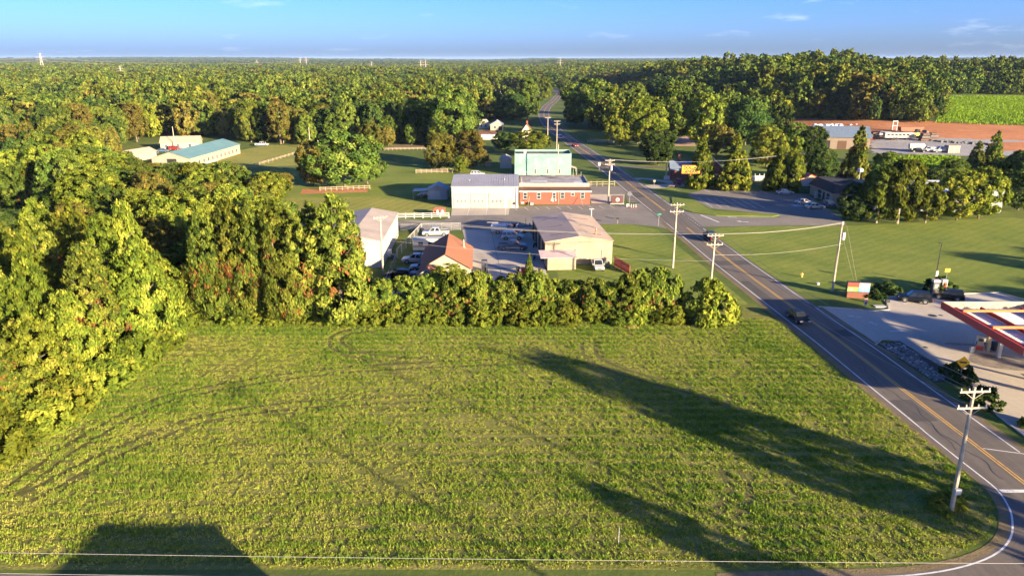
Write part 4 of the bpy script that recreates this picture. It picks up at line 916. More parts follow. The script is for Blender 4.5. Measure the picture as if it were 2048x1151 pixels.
# ------------------------------------------------------------------ cream garage
tg = thing('cream_garage', 'cream metal repair garage with low tan roof and dark skylight strips', 'building', (6.05, 128.0, 0), R(4.6))
rs = gable(tg, 12.4, 21.6, 4.3, 5.25, 'y', m_metal_cream, m_roof_tan, 0.2)
m_sky = M('skylight_fibreglass', (0.155, 0.115, 0.095), 0.5, var=0.2)
for y in (3.2, 10.0, 16.8):
    for s in (0, 1):
        x0_, x1_ = ((1.6, 4.6), (7.9, 10.9))[s]; zf = lambda x: 4.3 + 0.95 * (x / 6.2 if x < 6.2 else (12.4 - x) / 6.2) + 0.125
        slab(MB(), (x0_, y, zf(x0_)), (x1_, y, zf(x1_)), (x1_, y + 0.45, zf(x1_)), (x0_, y + 0.45, zf(x0_)), -0.03).build('skylight', m_sky, tg)
wall_ribs(tg, 0, 12.4, 0.05, lambda x: 4.28 + 0.95 * (x / 6.2 if x < 6.2 else (12.4 - x) / 6.2), 0, 0.55, m_metal_cream)
for y in (1.5, 7.0, 12.5, 17.6): MB().box(-0.05, -0.004, y, y + 3.6, 0.05, 3.6).build('bay_opening', m_dark, tg)
MB().cyl(9.8, 3.0, 4.6, 5.9, 0.13, 10).build('flue', m_orange, tg); MB().cyl(9.8, 3.0, 5.9, 6.1, 0.2, 10).build('flue_cap', m_steel, tg)
MB().box(12.35, 12.5, 21.3, 21.5, 4.2, 5.9).box(11.9, 12.95, 21.3, 21.45, 5.9, 6.0).build('lamp_arm', m_trim, tg)
MB().box(10.4, 10.5, -0.1, -0.03, 1.2, 2.6).build('electric_box', m_steel, tg); MB().box(5.5, 5.58, -0.1, -0.03, 1.2, 3.0).build('conduit', m_green, tg)
ls = thing('lean_to_shed', 'small cream metal lean-to shed with pinkish roof against the cream garage', 'shed', (6.35, 124.6, 0), R(4.6))
MB().prism([(0, 0), (3.2, 0), (3.2, 2.75), (0, 2.25)], 'x', 0, 5.1).build('wall', m_metal_cream, ls)
slab(MB(), (-1.3, -0.2, 2.33), (5.3, -0.2, 2.33), (5.3, 3.25, 2.88), (-1.3, 3.25, 2.88), 0.08).build('roof', M('pinkish_roof', (0.46, 0.34, 0.34), 0.5, var=0.1), ls)
wall_ribs(ls, 0, 5.1, 0.05, lambda x: 2.2, 0, 0.42, m_metal_cream)
MB().box(2.1, 2.25, -0.05, -0.003, 0, 2.2).build('door_edge', m_roof_tan, ls)

# ------------------------------------------------------------------ white warehouse, brown roofed house
wh = thing('white_warehouse', 'white metal warehouse with pale roof beside the conifer row', 'building', (-34.2, 126.0, 0), R(2.0))
gable(wh, 10.8, 25, 4.9, 5.9, 'y', m_metal_white, m_roof_pale, 0.2)
mb = MB()
for y in np.arange(0.6, 24.8, 0.6): mb.box(10.802, 10.825, y - 0.02, y + 0.02, 0.05, 4.8)
mb.build('wall_rib', m_metal_white, wh)['kind'] = 'stuff'
MB().box(10.81, 11.6, 6.0, 7.2, 0.4, 1.6).build('heat_pump', m_trim, wh); MB().box(10.81, 10.87, 9.5, 10.5, 0.02, 2.2).build('side_door', M('khaki_door2', (0.35, 0.33, 0.28), 0.6), wh)
oh = thing('brown_roof_house', 'cream house with steep brown shingle roof at the edge of the repair yard', 'house', (-15.1, 115.6, 0), R(2.5))
gable(oh, 8.2, 14.4, 2.9, 5.3, 'y', m_cream, m_shingle, 0.35)
MB().cyl(6.9, 10.6, 3.2, 5.2, 0.13, 8).build('flue', m_steel, oh); MB().box(6.6, 7.2, 10.3, 10.9, 3.3, 3.9).build('chimney_base', m_cream, oh)
gable(oh, 3.0, 3.0, 2.6, 3.6, 'y', m_cream, m_shingle, 0.25, x0=-0.4, y0=-3.01)
MB().prism([(-0.66, 2.45), (1.1, 3.68), (2.86, 2.45), (2.86, 2.28), (1.1, 3.5), (-0.66, 2.28)], 'y', -3.4, -3.27).build('barge_board', m_trim, oh)
window(oh, 1.1, 1.0, 0.8, 1.1, y=-3.01); window(oh, 5.6, 1.0, 1.0, 1.2)

# ------------------------------------------------------------------ small outbuildings
x, y = at(858, 399); cs_ = thing('carport_shed', 'small white gabled shed with grey roof and an open carport', 'shed', (x - 0.3, y, 0))
gable(cs_, 5.2, 5.0, 2.6, 4.0, 'y', m_metal_white, m_roof_grey, 0.3)
MB().box(0.5, 3.4, -0.05, -0.004, 0.02, 2.3).build('roll_door', m_trim, cs_); MB().box(4.0, 4.9, -0.06, -0.004, 0.02, 2.1).build('side_door', M('grey_door', (0.35, 0.36, 0.38), 0.6), cs_)
slab(MB(), (-4.0, -0.2, 2.35), (-0.05, -0.2, 2.55), (-0.05, 3.6, 2.55), (-4.0, 3.6, 2.35), 0.08).build('carport_roof', m_trim, cs_)
for p in ((-3.9, -0.1), (-3.9, 3.5)): MB().cyl(p[0], p[1], 0, 2.3, 0.05, 8).build('post', m_steel, cs_)
x, y = at(1000, 337); sh = thing('garden_shed', 'narrow cream shed with pale gable roof beside the turquoise building', 'shed', (x, y, 0))
gable(sh, 3.9, 7.5, 3.0, 4.0, 'y', M('beige_siding', (0.52, 0.43, 0.33), 0.7), m_roof_pale, 0.2)
MB().box(0.2, 3.7, -0.04, -0.004, 0.05, 0.85).build('plinth_board', m_trim, sh)
x, y = at(976, 334); gz = thing('gazebo', 'little wooden gazebo with pyramid roof on the back lawn', 'gazebo', (x, y, 0))
for a in range(6): MB().cyl(1.1 * math.cos(a * 1.047), 1.1 * math.sin(a * 1.047), 0, 2.1, 0.06, 6).build('post', m_wood, gz)
MB().cyl(0, 0, 0.1, 0.22, 1.3, 6).build('floor', m_wood, gz); MB().tube([(0, 0, 2.1), (0, 0, 2.3), (0, 0, 3.2)], [1.55, 1.5, 0.05], 6).build('roof', m_shingle, gz); MB().cyl(0, 0, 0.5, 0.9, 1.14, 6).build('rail', m_wood, gz)

# ------------------------------------------------------------------ long barn and houses behind it
bn = thing('long_barn', 'long pale barn with teal metal roof and dark doorway', 'barn', (-123.5, 250.2, 0), R(-2.2))
gable(bn, 13.3, 43, 3.6, 5.7, 'y', m_pinkwall, m_teal_roof, 0.35)
MB().box(5.3, 8.6, -0.05, -0.004, 0.02, 3.4).build('doorway', m_dark, bn)
for i in range(11): MB().box(13.305, 13.35, 3.0 + i * 3.6, 3.7 + i * 3.6, 1.0, 2.1).build('side_window', m_glass, bn)
MB().box(13.31, 13.36, 1.0, 22, 0.05, 0.6).build('wall_base', m_trim, bn)
def house(name, label, p0, p1, d, eave, ridge, axis, wall, roof, cat='house', over=0.35):
    a, b = atg(*p0), atg(*p1); w = math.dist(a, b)
    o = thing(name, label, cat, (a[0], a[1], float(ht(*a))), math.atan2(b[1] - a[1], b[0] - a[0])); gable(o, w, d, eave, ridge, axis, wall, roof, over); return o, w
h_, w = house('farm_house', 'cream ranch house with tan roof behind the long barn', (322, 300), (400, 298), 8, 3.0, 5.0, 'x', m_cream, m_roof_tan)
for f in (.15, .45, .75): window(h_, w * f, 1.0, 1.1, 1.1)
h_, w = house('farm_shed', 'low tan shed with pinkish roof left of the long barn', (240, 323), (268, 324), 12, 2.6, 4.0, 'y', m_pinkwall, M('pink_roof', (0.43, 0.29, 0.22), 0.7)); MB().box(w * .35, w * .7, -0.04, -0.004, 0, 2.2).build('doorway', m_dark, h_)
# cottages by the road
h_, w = house('cottage', 'cream cottage with white porch roof by the road', (981, 261), (1006, 261), 9, 3.0, 4.8, 'y', m_cream, M('white_roof', (0.62, 0.60, 0.58), 0.6))
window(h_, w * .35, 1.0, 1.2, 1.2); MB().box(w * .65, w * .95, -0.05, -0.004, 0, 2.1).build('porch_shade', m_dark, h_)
h_, w = house('cottage', 'small white cottage half hidden behind the white porch cottage', (956, 258), (978, 257), 7, 3.0, 4.6, 'x', m_trim, m_roof_pale); window(h_, w * .3, 1.0, .9, 1.1); window(h_, w * .7, 1.0, .9, 1.1)
h_, w = house('outhouse', 'low outbuilding with dark brown roof and pale wall in front of the cottages', (958, 279), (995, 279), 6, 2.6, 3.8, 'x', M('pale_block', (0.50, 0.47, 0.44), 0.8), m_rust_roof); MB().box(w * .45, w * .6, -0.04, -0.004, 0, 2).build('door', m_tfr, h_)
h_, w = house('gabled_house', 'yellow house with steep gable and brick chimney beside the road', (1044, 284), (1063, 284), 9, 5.0, 8.0, 'y', M('yellow_siding', (0.62, 0.52, 0.32), 0.7), m_shingle)
MB().box(w * .45, w * .55 + .3, 2.0, 2.9, 7.3, 9.3).build('chimney', m_brick, h_); window(h_, w * .5, 3.6, .9, 1.3)
h_, w = house('far_hall', 'long low hall with pale roof among trees left of the road bend', (984, 198), (1032, 197), 18, 4.0, 6.5, 'x', m_pinkwall, M('pale_blue_roof', (0.42, 0.46, 0.47), 0.5), 'building')
h_, w = house('far_house', 'small brick house with red roof under the pale roofed hall', (988, 209), (1002, 209), 9, 3.2, 5.5, 'x', m_brick, m_maroon)
h_, w = house('far_house', 'pale house peeping out of the trees right of the far road', (1195, 183), (1210, 183), 9, 4, 6, 'x', m_cream, m_roof_tan)
h_, w = house('far_works', 'wide pale industrial works on the horizon', (605, 138), (705, 138), 60, 9, 10, 'x', m_trim, m_roof_pale, 'building'); h_, w = house('far_works', 'second pale industrial works beside the widest one on the horizon', (765, 140), (822, 139), 60, 9, 10, 'x', m_trim, m_roof_pale, 'building')
h_, w = house('substation_hut', 'long tan works building beyond the woods near the lattice towers', (915, 157), (1000, 155), 20, 5, 6, 'x', m_cream, m_roof_tan, 'building')

# ------------------------------------------------------------------ shop, its sign, brick house
sg = thing('pylon_sign', 'yellow two line pylon sign on a red pole', 'sign', (51.6, 209.8, 0))
MB().tube([(0, 0, 0), (0, 0, 4.5)], 0.16, 10).build('pole', M('sign_pole_red', (0.40, 0.10, 0.05), 0.6), sg)
MB().box(-2.65, 2.65, -0.2, 0.2, 4.45, 6.85).build('cabinet', M('sign_rim', (0.45, 0.16, 0.03), 0.5), sg)
fc = MB().box(-2.5, 2.5, -0.24, -0.203, 4.6, 6.7).build('face', M('sign_yellow', (0.62, 0.40, 0.012), 0.4, var=0.04), sg)
def text(par, s, x, z, size, mat, y=-0.243, name='lettering', rz=0.0, wide=1.0):
    cu = bpy.data.curves.new(name, 'FONT'); cu.body = s; cu.size = size; cu.align_x = 'CENTER'; cu.extrude = 0.006; cu.offset = size * 0.05
    t = bpy.data.objects.new(name, cu); me_ = None
    col.objects.link(t); dg = bpy.context.evaluated_depsgraph_get(); me_ = bpy.data.meshes.new_from_object(t.evaluated_get(dg)); bpy.data.objects.remove(t)
    me_.materials.clear(); me_.materials.append(mat); o = link(name, me_, par); o.location = (x, y, z); o.rotation_euler = (R(90), 0, rz); o.scale = (wide, 1, 1); return o
text(sg, 'DOLLAR', 0, 5.74, 1.2, m_black, wide=0.95); text(sg, 'GENERAL', 0, 4.70, 1.2, m_black, wide=0.85)
bk = thing('brick_house', 'red brick house with slate roof and white trimmed front gable', 'house', (57.0, 222, 0), R(-6))
gable(bk, 7.2, 11, 4.2, 7.8, 'y', m_brick, m_slate, 0.4); window(bk, 3.6, 4.0, 1.5, 1.5); gable(bk, 4.2, 1.6, 3.0, 5.2, 'y', m_brick, m_slate, 0.3, x0=-0.8, y0=-1.61); gable(bk, 8, 6.5, 3.2, 5.6, 'x', m_brick, m_slate, 0.3, x0=-8.01, y0=3)
for s in (-1, 1): MB().hull8([(3.6, -0.46, 7.72), (3.6 + s * 4.1, -0.46, 3.75), (3.6 + s * 4.1, -0.40, 3.75), (3.6, -0.40, 7.72), (3.6, -0.46, 8.0), (3.6 + s * 4.1, -0.46, 4.03), (3.6 + s * 4.1, -0.40, 4.03), (3.6, -0.40, 8.0)]).build('barge_board', m_trim, bk)
MB().box(2.0, 7.0, -2.2, -0.01, 2.5, 2.65).build('porch_roof', m_roof_tan, bk)
for x in (5.0, 6.8): MB().cyl(x, -2.0, 0, 2.48, 0.09, 8).build('porch_post', m_trim, bk)
MB().box(-5.6, -4.8, 5.8, 6.6, 4.8, 7.6).build('chimney', m_brick, bk)
sp = thing('corner_shop', 'white corner shop with black mansard roof', 'building', (83.2, 186.2, 0))
MB().box(0, 17, 0, 15.2, 0, 3.2).build('wall', m_cream, sp)
MB().hull8([(-0.5, -0.5, 2.9), (17.4, -0.5, 2.9), (17.4, 15.1, 2.9), (-0.5, 15.1, 2.9), (1.4, 1.4, 4.9), (17.3, 1.4, 4.9), (17.3, 15.0, 4.9), (1.4, 15.0, 4.9)]).build('mansard_roof', M('black_shingle', (0.035, 0.03, 0.03), 0.8, var=0.2, scale=2), sp)
window(sp, 3.0, 0.3, 2.0, 2.0, 'left'); window(sp, 8.5, 0.3, 2.6, 2.0, 'left'); MB().box(-0.06, -0.004, 5.2, 6.2, 0.02, 2.2).build('shop_door', m_glass, sp)
MB().box(-1.0, -0.3, 8.6, 9.4, 0.0, 1.7).build('ice_chest', m_trim, sp); window(sp, 4, 0.5, 2, 1.6)
sw = thing('shop_wing', 'tall shop wing with white and green wall under a small tan gable', 'building', (80.9, 202.6, 0))
MB().box(0, 5.6, 0, 6, 2.0, 3.9).build('upper_wall', m_trim, sw); MB().box(0, 5.6, 0.01, 6, 0, 1.998).build('lower_wall', m_green, sw)
gable(sw, 5.6, 6, 0.1, 1.3, 'y', M('tan_gable', (0.52, 0.33, 0.16), 0.7), m_red, 0.25)
for c in sw.children:
    if c.name.startswith(('wall', 'roof')): c.location.z = 3.905
lb = thing('long_shed', 'long shed with pale metal roof and white gable end behind the pine clump', 'shed', (90, 178, 0), R(-5.5))
gable(lb, 30, 17, 5.0, 6.4, 'x', M('pale_grey_wall', (0.27, 0.27, 0.25), 0.7), M('pale_roof', (0.52, 0.54, 0.55), 0.5), 0.3)
MB().box(27.8, 29.6, -0.05, -0.004, 2.2, 3.4).build('hatch', m_trim, lb)
tag(MB().tube([(92.5, 193, 4.5), (92.5, 193, 7.2)], 0.06, 6).tube([(92.5, 193, 7.2), (92.5, 193, 7.5), (92.5, 193, 8.2), (92.5, 193, 8.5)], [0.1, 0.75, 0.75, 0.1], 12).build('globe_lamp', m_trim), 'white ball on a mast behind the shop roof', 'mast')
# shed with blue roof in the clay yard
h_, w = house('blue_roof_shed', 'tan shed with large slate blue roof in the clay yard', (1628, 298), (1738, 299), 16, 5.2, 8.8, 'x', M('tan_wall', (0.22, 0.165, 0.12), 0.8), m_slate, 'shed', 0.5)
for f in (.12, .42, .72): MB().box(w * f, w * f + 3.4, -0.05, -0.004, 0.02, 3.6).build('bay_door', M('brown_door', (.10, .05, .03), .7) if f == .42 else m_dark, h_)
# ------------------------------------------------------------------ buildings out of the frame
ob = thing('corner_house', 'flat roofed house across the front road that shades the edge of the hay field', 'house', (-8.8, 12, 0))
MB().box(0, 9.2, 0, 15.5, 0, 7.0).build('wall', m_cream, ob); MB().box(-0.2, 9.4, -0.3, 15.8, 7.01, 7.2).build('roof', m_tar_roof, ob)
for x in (2, 5, 8): window(ob, x, 1.2, 1.2, 1.4); window(ob, x, 4.4, 1.2, 1.4)
ob = thing('station_store', 'brick convenience store of the fuel station behind the canopy', 'building', (88, 62, 0))
MB().box(0, 14, 0, 22, 0, 4.6).build('wall', m_brick, ob); MB().box(-0.4, 14.4, -0.4, 22.4, 4.61, 5.4).build('fascia', m_red, ob)
for y in (3, 8, 14, 19): window(ob, y, 0.6, 2.6, 2.2, 'left')
# ------------------------------------------------------------------ vehicles (front towards local +X)
m_tyre = M('tyre_rubber', (0.018, 0.018, 0.018), 0.85); m_rim = M('alloy_rim', (0.42, 0.42, 0.43), 0.35, metal=0.7)
m_lamp = M('head_lamp', (0.75, 0.74, 0.70), 0.15, var=0.02); m_tail = M('tail_lamp', (0.35, 0.012, 0.012), 0.25); m_bump = M('bumper_grey', (0.06, 0.06, 0.062), 0.6)
m_auto_glass = M('auto_glass', (0.018, 0.022, 0.026), 0.06, var=0.05, spec=0.7); m_chrome = M('chrome', (0.5, 0.5, 0.5), 0.2, metal=0.9); m_plate = M('number_plate', (0.7, 0.7, 0.68), 0.4)
def paint(n, c): return M('paint_' + n, c, 0.32, var=0.03, scale=0.8, spec=0.2 if max(c) < .05 else 0.45, coat=0.0 if max(c) < .05 else 0.15)
PAINT = {'white': paint('white', (0.42, 0.415, 0.40)), 'black': paint('black', (0.006, 0.0065, 0.008)), 'navy': paint('navy', (0.008, 0.011, 0.020)), 'grey': paint('grey', (0.105, 0.110, 0.115)),
         'silver': paint('silver', (0.45, 0.45, 0.45)), 'red': paint('red', (0.33, 0.02, 0.02)), 'cream': paint('cream', (0.68, 0.60, 0.45)), 'blue': paint('blue', (0.07, 0.12, 0.20)), 'yellow': paint('yellow', (0.60, 0.34, 0.03))}
KIND = {  # length, width, sill, belt, roof, cabin base x0 x1, cabin roof x0 x1, hood height, wheelbase positions, wheel radius
    'sedan': (4.7, 1.82, 0.24, 0.88, 1.44, -1.75, 1.05, -1.05, 0.25, 0.86, (-1.38, 1.40), 0.33),
    'suv': (4.75, 1.9, 0.30, 1.02, 1.72, -2.28, 1.15, -1.95, 0.35, 1.02, (-1.38, 1.42), 0.37),
    'pickup': (5.75, 2.0, 0.38, 1.12, 1.90, -0.95, 1.45, -0.70, 0.65, 1.14, (-1.75, 1.85), 0.40),
    'utility': (6.3, 2.05, 0.42, 1.12, 1.95, 0.15, 1.75, 0.25, 1.0, 1.14, (-1.75, 2.05), 0.41)}
def vehicle(kind, colour, x, y, rz, label, name=None, cat='car', group=None, hood_up=False, z=None, scale=1.0, cap=False, rack=False, two_tone=None):
    L_, W_, sill, belt, roof, cb0, cb1, ct0, ct1, hood, axles, wr = KIND[kind]; P = PAINT[colour]; hw = W_ / 2; f = L_ / 2
    v = thing(name or ('pickup_truck' if kind == 'pickup' else kind), label, cat, (x, y, (float(ht(x, y)) if z is None else z) + 0.02), rz, group); v.scale = (scale,) * 3
    # lower body as a loft of rounded sections
    st = [(-f, sill + .12, belt - .12, hw * .86), (-f + .12, sill + .03, belt - .02, hw * .95), (-f + .5, sill, belt, hw), (cb0 if cb0 > -f + .6 else -f + .7, sill, belt, hw), (cb1, sill, belt, hw), (cb1 + .15, sill, hood + .0, hw * .985), (f - .55, sill, hood - .07, hw * .97), (f - .12, sill + .03, hood - .17, hw * .92), (f, sill + .12, hood - .32, hw * .82)]
    if kind in ('pickup', 'utility'): st = [(a, b, c, d) for a, b, c, d in st]
    mb = MB()
    for (a, zb, zt, w_) in st: mb.v += [(a, -w_ * .9, zb), (a, w_ * .9, zb), (a, w_, zb + .22), (a, w_, zt - .14), (a, w_ * .9, zt), (a, -w_ * .9, zt), (a, -w_, zt - .14), (a, -w_, zb + .22)]
    n_ = len(st)
    for i in range(n_ - 1):
        for k in range(8): mb.f.append((8 * i + k, 8 * i + 8 + k, 8 * i + 8 + (k + 1) % 8, 8 * i + (k + 1) % 8)); mb.mi.append(0)
    mb.f.append(tuple(range(8))); mb.f.append(tuple(8 * (n_ - 1) + k for k in range(7, -1, -1))); mb.mi += [0, 0]
    mb.build('body', P, v, smooth=False)
    # cabin
    cw, rw = hw * .93, hw * .78; z0 = belt - .02
    cabin = MB().hull8([(cb0, -cw, z0), (cb1, -cw, z0), (cb1, cw, z0), (cb0, cw, z0), (ct0, -rw, roof), (ct1, -rw, roof), (ct1, rw, roof), (ct0, rw, roof)]).build('cabin', P, v)
    def pane(nm, a, b, c, d, inset, off):
        q = [Vector(p) for p in (a, b, c, d)]; m_ = sum(q, Vector()) / 4; nrm = (q[1] - q[0]).cross(q[3] - q[0]).normalized()
        r = [m_ + (p - m_) * inset for p in q]; MB().hull8([tuple(p - nrm * .01) for p in r] + [tuple(p + nrm * off) for p in r]).build(nm, m_auto_glass, cabin)
    B = {'bl': (cb0, -cw, z0), 'br': (cb1, -cw, z0), 'tl': (ct0, -rw, roof), 'tr': (ct1, -rw, roof)}; fl = lambda p: (p[0], -p[1], p[2])
    pane('windscreen', B['br'], fl(B['br']), fl(B['tr']), B['tr'], .86, .012); pane('rear_window', fl(B['bl']), B['bl'], B['tl'], fl(B['tl']), .82, .012)
    nw = 2 if kind in ('sedan', 'pickup') else (3 if kind == 'suv' else 1)
    for s in range(nw):
        a, b = s / nw, (s + 1) / nw; lp = lambda p, q, t: tuple(p[i] + (q[i] - p[i]) * t for i in range(3))
        q = (lp(B['bl'], B['br'], a), lp(B['bl'], B['br'], b), lp(B['tl'], B['tr'], b), lp(B['tl'], B['tr'], a))
        pane('side_window', *q, .80, .012); pane('side_window', *[fl(p) for p in (q[1], q[0], q[3], q[2])], .80, .012)
    if kind == 'pickup':
        if cap:
            MB().hull8([(-f + .08, -cw, belt), (cb0 - .03, -cw, belt), (cb0 - .03, cw, belt), (-f + .08, cw, belt), (-f + .3, -rw, roof + .02), (cb0 - .03, -rw, roof + .02), (cb0 - .03, rw, roof + .02), (-f + .3, rw, roof + .02)]).build('bed_cap', P, v)
            for s in (-1, 1): MB().box(-f + .5, cb0 - .3, s * (hw * .87) - .03, s * (hw * .87) + .03, belt + .25, roof - .2).build('cap_window', m_auto_glass, v)
        else:
            MB().box(-f + .14, cb0 - .06, -hw * .78, hw * .78, belt - .06, belt + .006).build('bed_liner', m_bump, v)
            for s in (-1, 1): MB().box(-f + .1, cb0 - .02, s * hw * .86 - .05, s * hw * .86 + .05, belt - .05, belt + .07).build('bed_rail', P, v)
            MB().box(-f + .04, -f + .12, -hw * .8, hw * .8, belt - .4, belt + .07).build('tailgate', P, v)
    if kind == 'utility':
        MB().box(-f - .05, .1, -1.08, 1.08, .72, 1.85).build('service_box', P, v, bevel=.04)
        for s in (-1, 1):
            for i in range(3): MB().box(-f + .15 + i * 1.0, -f + 1.0 + i * 1.0, s * 1.085 - .012, s * 1.085 + .012, .85, 1.72).build('locker_door', P, v)
    if rack:
        rk = MB()
        for xx in (-f + .3, -1.0, .6): rk.box(xx, xx + .05, -1.0, 1.0, roof + .22, roof + .27); [rk.box(xx, xx + .05, s * 1.0 - .025, s * 1.0 + .025, 1.6, roof + .22) for s in (-1, 1)]
        rk.build('ladder_rack', m_bump, v); MB().box(-f - 1.0, 1.0, .3, .42, roof + .275, roof + .34).box(-f + .2, 1.4, -.5, -.2, roof + .275, roof + .33).build('ladder', m_trim, v)
    if two_tone: MB().box(-f + .55, f - .6, -hw - .006, hw + .006, sill + .02, sill + .26).build('lower_trim', PAINT[two_tone] if two_tone in PAINT else m_bump, v)
    for ax in axles:
        for s in (-1, 1):
            yy = s * (hw - .10)
            t = MB().tube([(ax, yy - .12, wr), (ax, yy + .12, wr)], wr, 16).build('wheel', m_tyre, v)
            MB().tube([(ax, yy + s * .10, wr), (ax, yy + s * .128, wr)], wr * .62, 12).build('rim', m_rim, t)
            MB().tube([(ax, s * (hw - .06), wr + .03), (ax, s * (hw + .004), wr + .03)], wr * 1.16, 16).build('wheel_arch', m_bump, v)
    for s in (-1, 1):
        MB().box(f - .16, f - .03, s * hw * .62 - .2, s * hw * .62 + .2, hood - .36, hood - .2).build('headlight', m_lamp, v)
        MB().box(-f - .012, -f + .2, s * hw * .82 - .1, s * hw * .82 + .1, belt - .34, belt - .1).build('tail_light', m_tail, v)
        MB().box(cb1 - .25, cb1 - .05, s * (hw + .1) - .09, s * (hw + .1) + .09, belt + .02, belt + .18).build('wing_mirror', P, v)
    MB().box(f - .1, f + .05, -hw * .8, hw * .8, sill + .06, sill + .26).build('front_bumper', m_bump if colour != 'white' else m_chrome, v); MB().box(-f - .06, -f + .1, -hw * .82, hw * .82, sill + .06, sill + .26).build('rear_bumper', m_bump if colour != 'white' else m_chrome, v)
    MB().box(f - .08, f + .01, -hw * .4, hw * .4, sill + .3, hood - .26).build('grille', m_bump, v); MB().box(-f - .075, -f - .061, -.18, .18, sill + .3, sill + .42).build('number_plate', m_plate, v)
    if hood_up: MB().hull8([(cb1 + .15, -hw * .85, hood + .02), (cb1 + .95, -hw * .8, hood + .95), (cb1 + .95, hw * .8, hood + .95), (cb1 + .15, hw * .85, hood + .02), (cb1 + .10, -hw * .85, hood + .05), (cb1 + .9, -hw * .8, hood + .98), (cb1 + .9, hw * .8, hood + .98), (cb1 + .10, hw * .85, hood + .05)]).build('raised_hood', P, v)
    return v
# repair yard
vehicle('pickup', 'white', -16.3, 151.2, R(184), 'white crew cab pickup parked on the grass by the chain link gate', cat='pickup')
vehicle('utility', 'white', -1.3, 153.6, R(-2), 'white utility service truck with ladder rack and raised hood', 'service_truck', 'truck', hood_up=True, rack=True)
vehicle('suv', 'white', 0.1, 148.0, R(-1), 'white SUV with raised hood between the service truck and the grey pickup', cat='SUV', hood_up=True)
vehicle('pickup', 'grey', 0.1, 139.6, R(-1), 'grey crew cab pickup with open bed in the concrete yard', cat='pickup', two_tone='silver')
vehicle('pickup', 'white', 15.4, 128.9 - 3.2, R(-88), 'white pickup parked in front of the cream garage wall', cat='pickup', scale=0.92)
vehicle('pickup', 'white', -17.6, 129.6, R(178), 'white pickup with a bed cap beside the brown roofed house', cat='pickup', cap=True, scale=.95)
vehicle('pickup', 'white', -15.6, 124.6, R(180), 'white pickup with dark side windows tight against the brown roofed house', cat='pickup', scale=.9, two_tone='black')
vehicle('suv', 'black', -19.4, 119.6, R(165), 'black SUV with pale roof parked behind the hedge', cat='SUV'); vehicle('sedan', 'red', -16.6, 119.0, R(85), 'dark red car next to the black SUV behind the hedge', cat='car')
vehicle('sedan', 'white', -19.0, 107.6, R(75), 'white car half hidden between the conifer row and the hedge', cat='car')
# roads and car parks
vehicle('sedan', 'black', 41.35, 98.6, R(-86), 'black sedan driving in the lane beside the hay field', cat='car')
vehicle('pickup', 'black', 41.4, 147.5, R(94), 'black pickup driving away near the shop entrance', cat='pickup', scale=.95)
vehicle('sedan', 'red', 27.2, 316.5, R(-78), 'dark red car approaching on the far stretch of road', cat='car'); vehicle('utility', 'white', 20.9 + 1.6, 346.5, R(-78), 'white truck on the road behind the dark red car', 'box_truck', 'truck')
vehicle('suv', 'navy', 62.6, 107.0, R(158), 'navy SUV parked next to the dome shrub at the forecourt', cat='SUV'); vehicle('suv', 'black', 68.6, 108.3, R(150), 'black hatchback parked in front of the air pump', 'hatchback', 'car', scale=.93)
vehicle('sedan', 'silver', 76.2, 201.0, R(2), 'silver sedan parked in front of the green and white shop wall', cat='car')
vehicle('sedan', 'white', 76.0, 186.4, R(2), 'white sedan parked in front of the shop door', cat='car'); vehicle('sedan', 'cream', 76.4, 180.6, R(2), 'cream sedan parked closest to the dark overhanging tree', cat='car')
vehicle('sedan', 'white', 83.0, 180.2, R(85), 'white car half hidden under the dark overhanging tree', cat='car'); vehicle('suv', 'blue', 80.6, 183.6, R(95), 'blue car half hidden behind the dark overhanging tree', cat='car')
vehicle('pickup', 'red', 50.2, 217.2, R(60), 'dark red pickup with a trailer near the yellow pylon sign', cat='pickup', scale=.95)
x, y = at(524, 292); vehicle('pickup', 'white', x, y, R(2), 'white pickup at the far edge of the barn meadow', cat='pickup')
x, y = at(350, 300); vehicle('suv', 'red', x, y, R(5), 'bright red car beside the cream ranch house', cat='car'); x, y = at(326, 304); vehicle('sedan', 'blue', x, y, R(5), 'blue-grey car left of the bright red car', cat='car'); x, y = at(304, 309); vehicle('sedan', 'navy', x, y, R(5), 'dark car at the end of the row beside the low tan shed', cat='car')
x, y = at(372, 298); vehicle('suv', 'silver', x, y, R(15), 'silver car between the red car and the long barn', cat='car')
x, y = at(955, 352); vehicle('suv', 'silver', x, y, R(4), 'silver car behind the fire station roof', cat='car')
x, y = at(848, 397); vehicle('sedan', 'grey', x, y + 2.2, R(10), 'grey car under the open carport', cat='car', scale=.9)
# clay yard
def G3(px, py): a = atg(px, py); return a
for px, py, k, c, lb, sc in ((1728, 274, 'utility', 'white', 'white truck beside the blue roofed shed', 1), (1765, 272, 'utility', 'white', 'white truck in the row of machinery on the clay', 1.05), (1858, 304, 'utility', 'white', 'white tank truck on the gravel by the crop plot', 1.1), (1884, 305, 'utility', 'white', 'white box truck with brown crates on the gravel', 1.2), (1836, 305, 'pickup', 'black', 'black pickup between the pale tank and the white truck', 1)):
    a = G3(px, py); vehicle(k, c, a[0], a[1], R(172), lb, 'work_truck', 'truck', scale=sc)
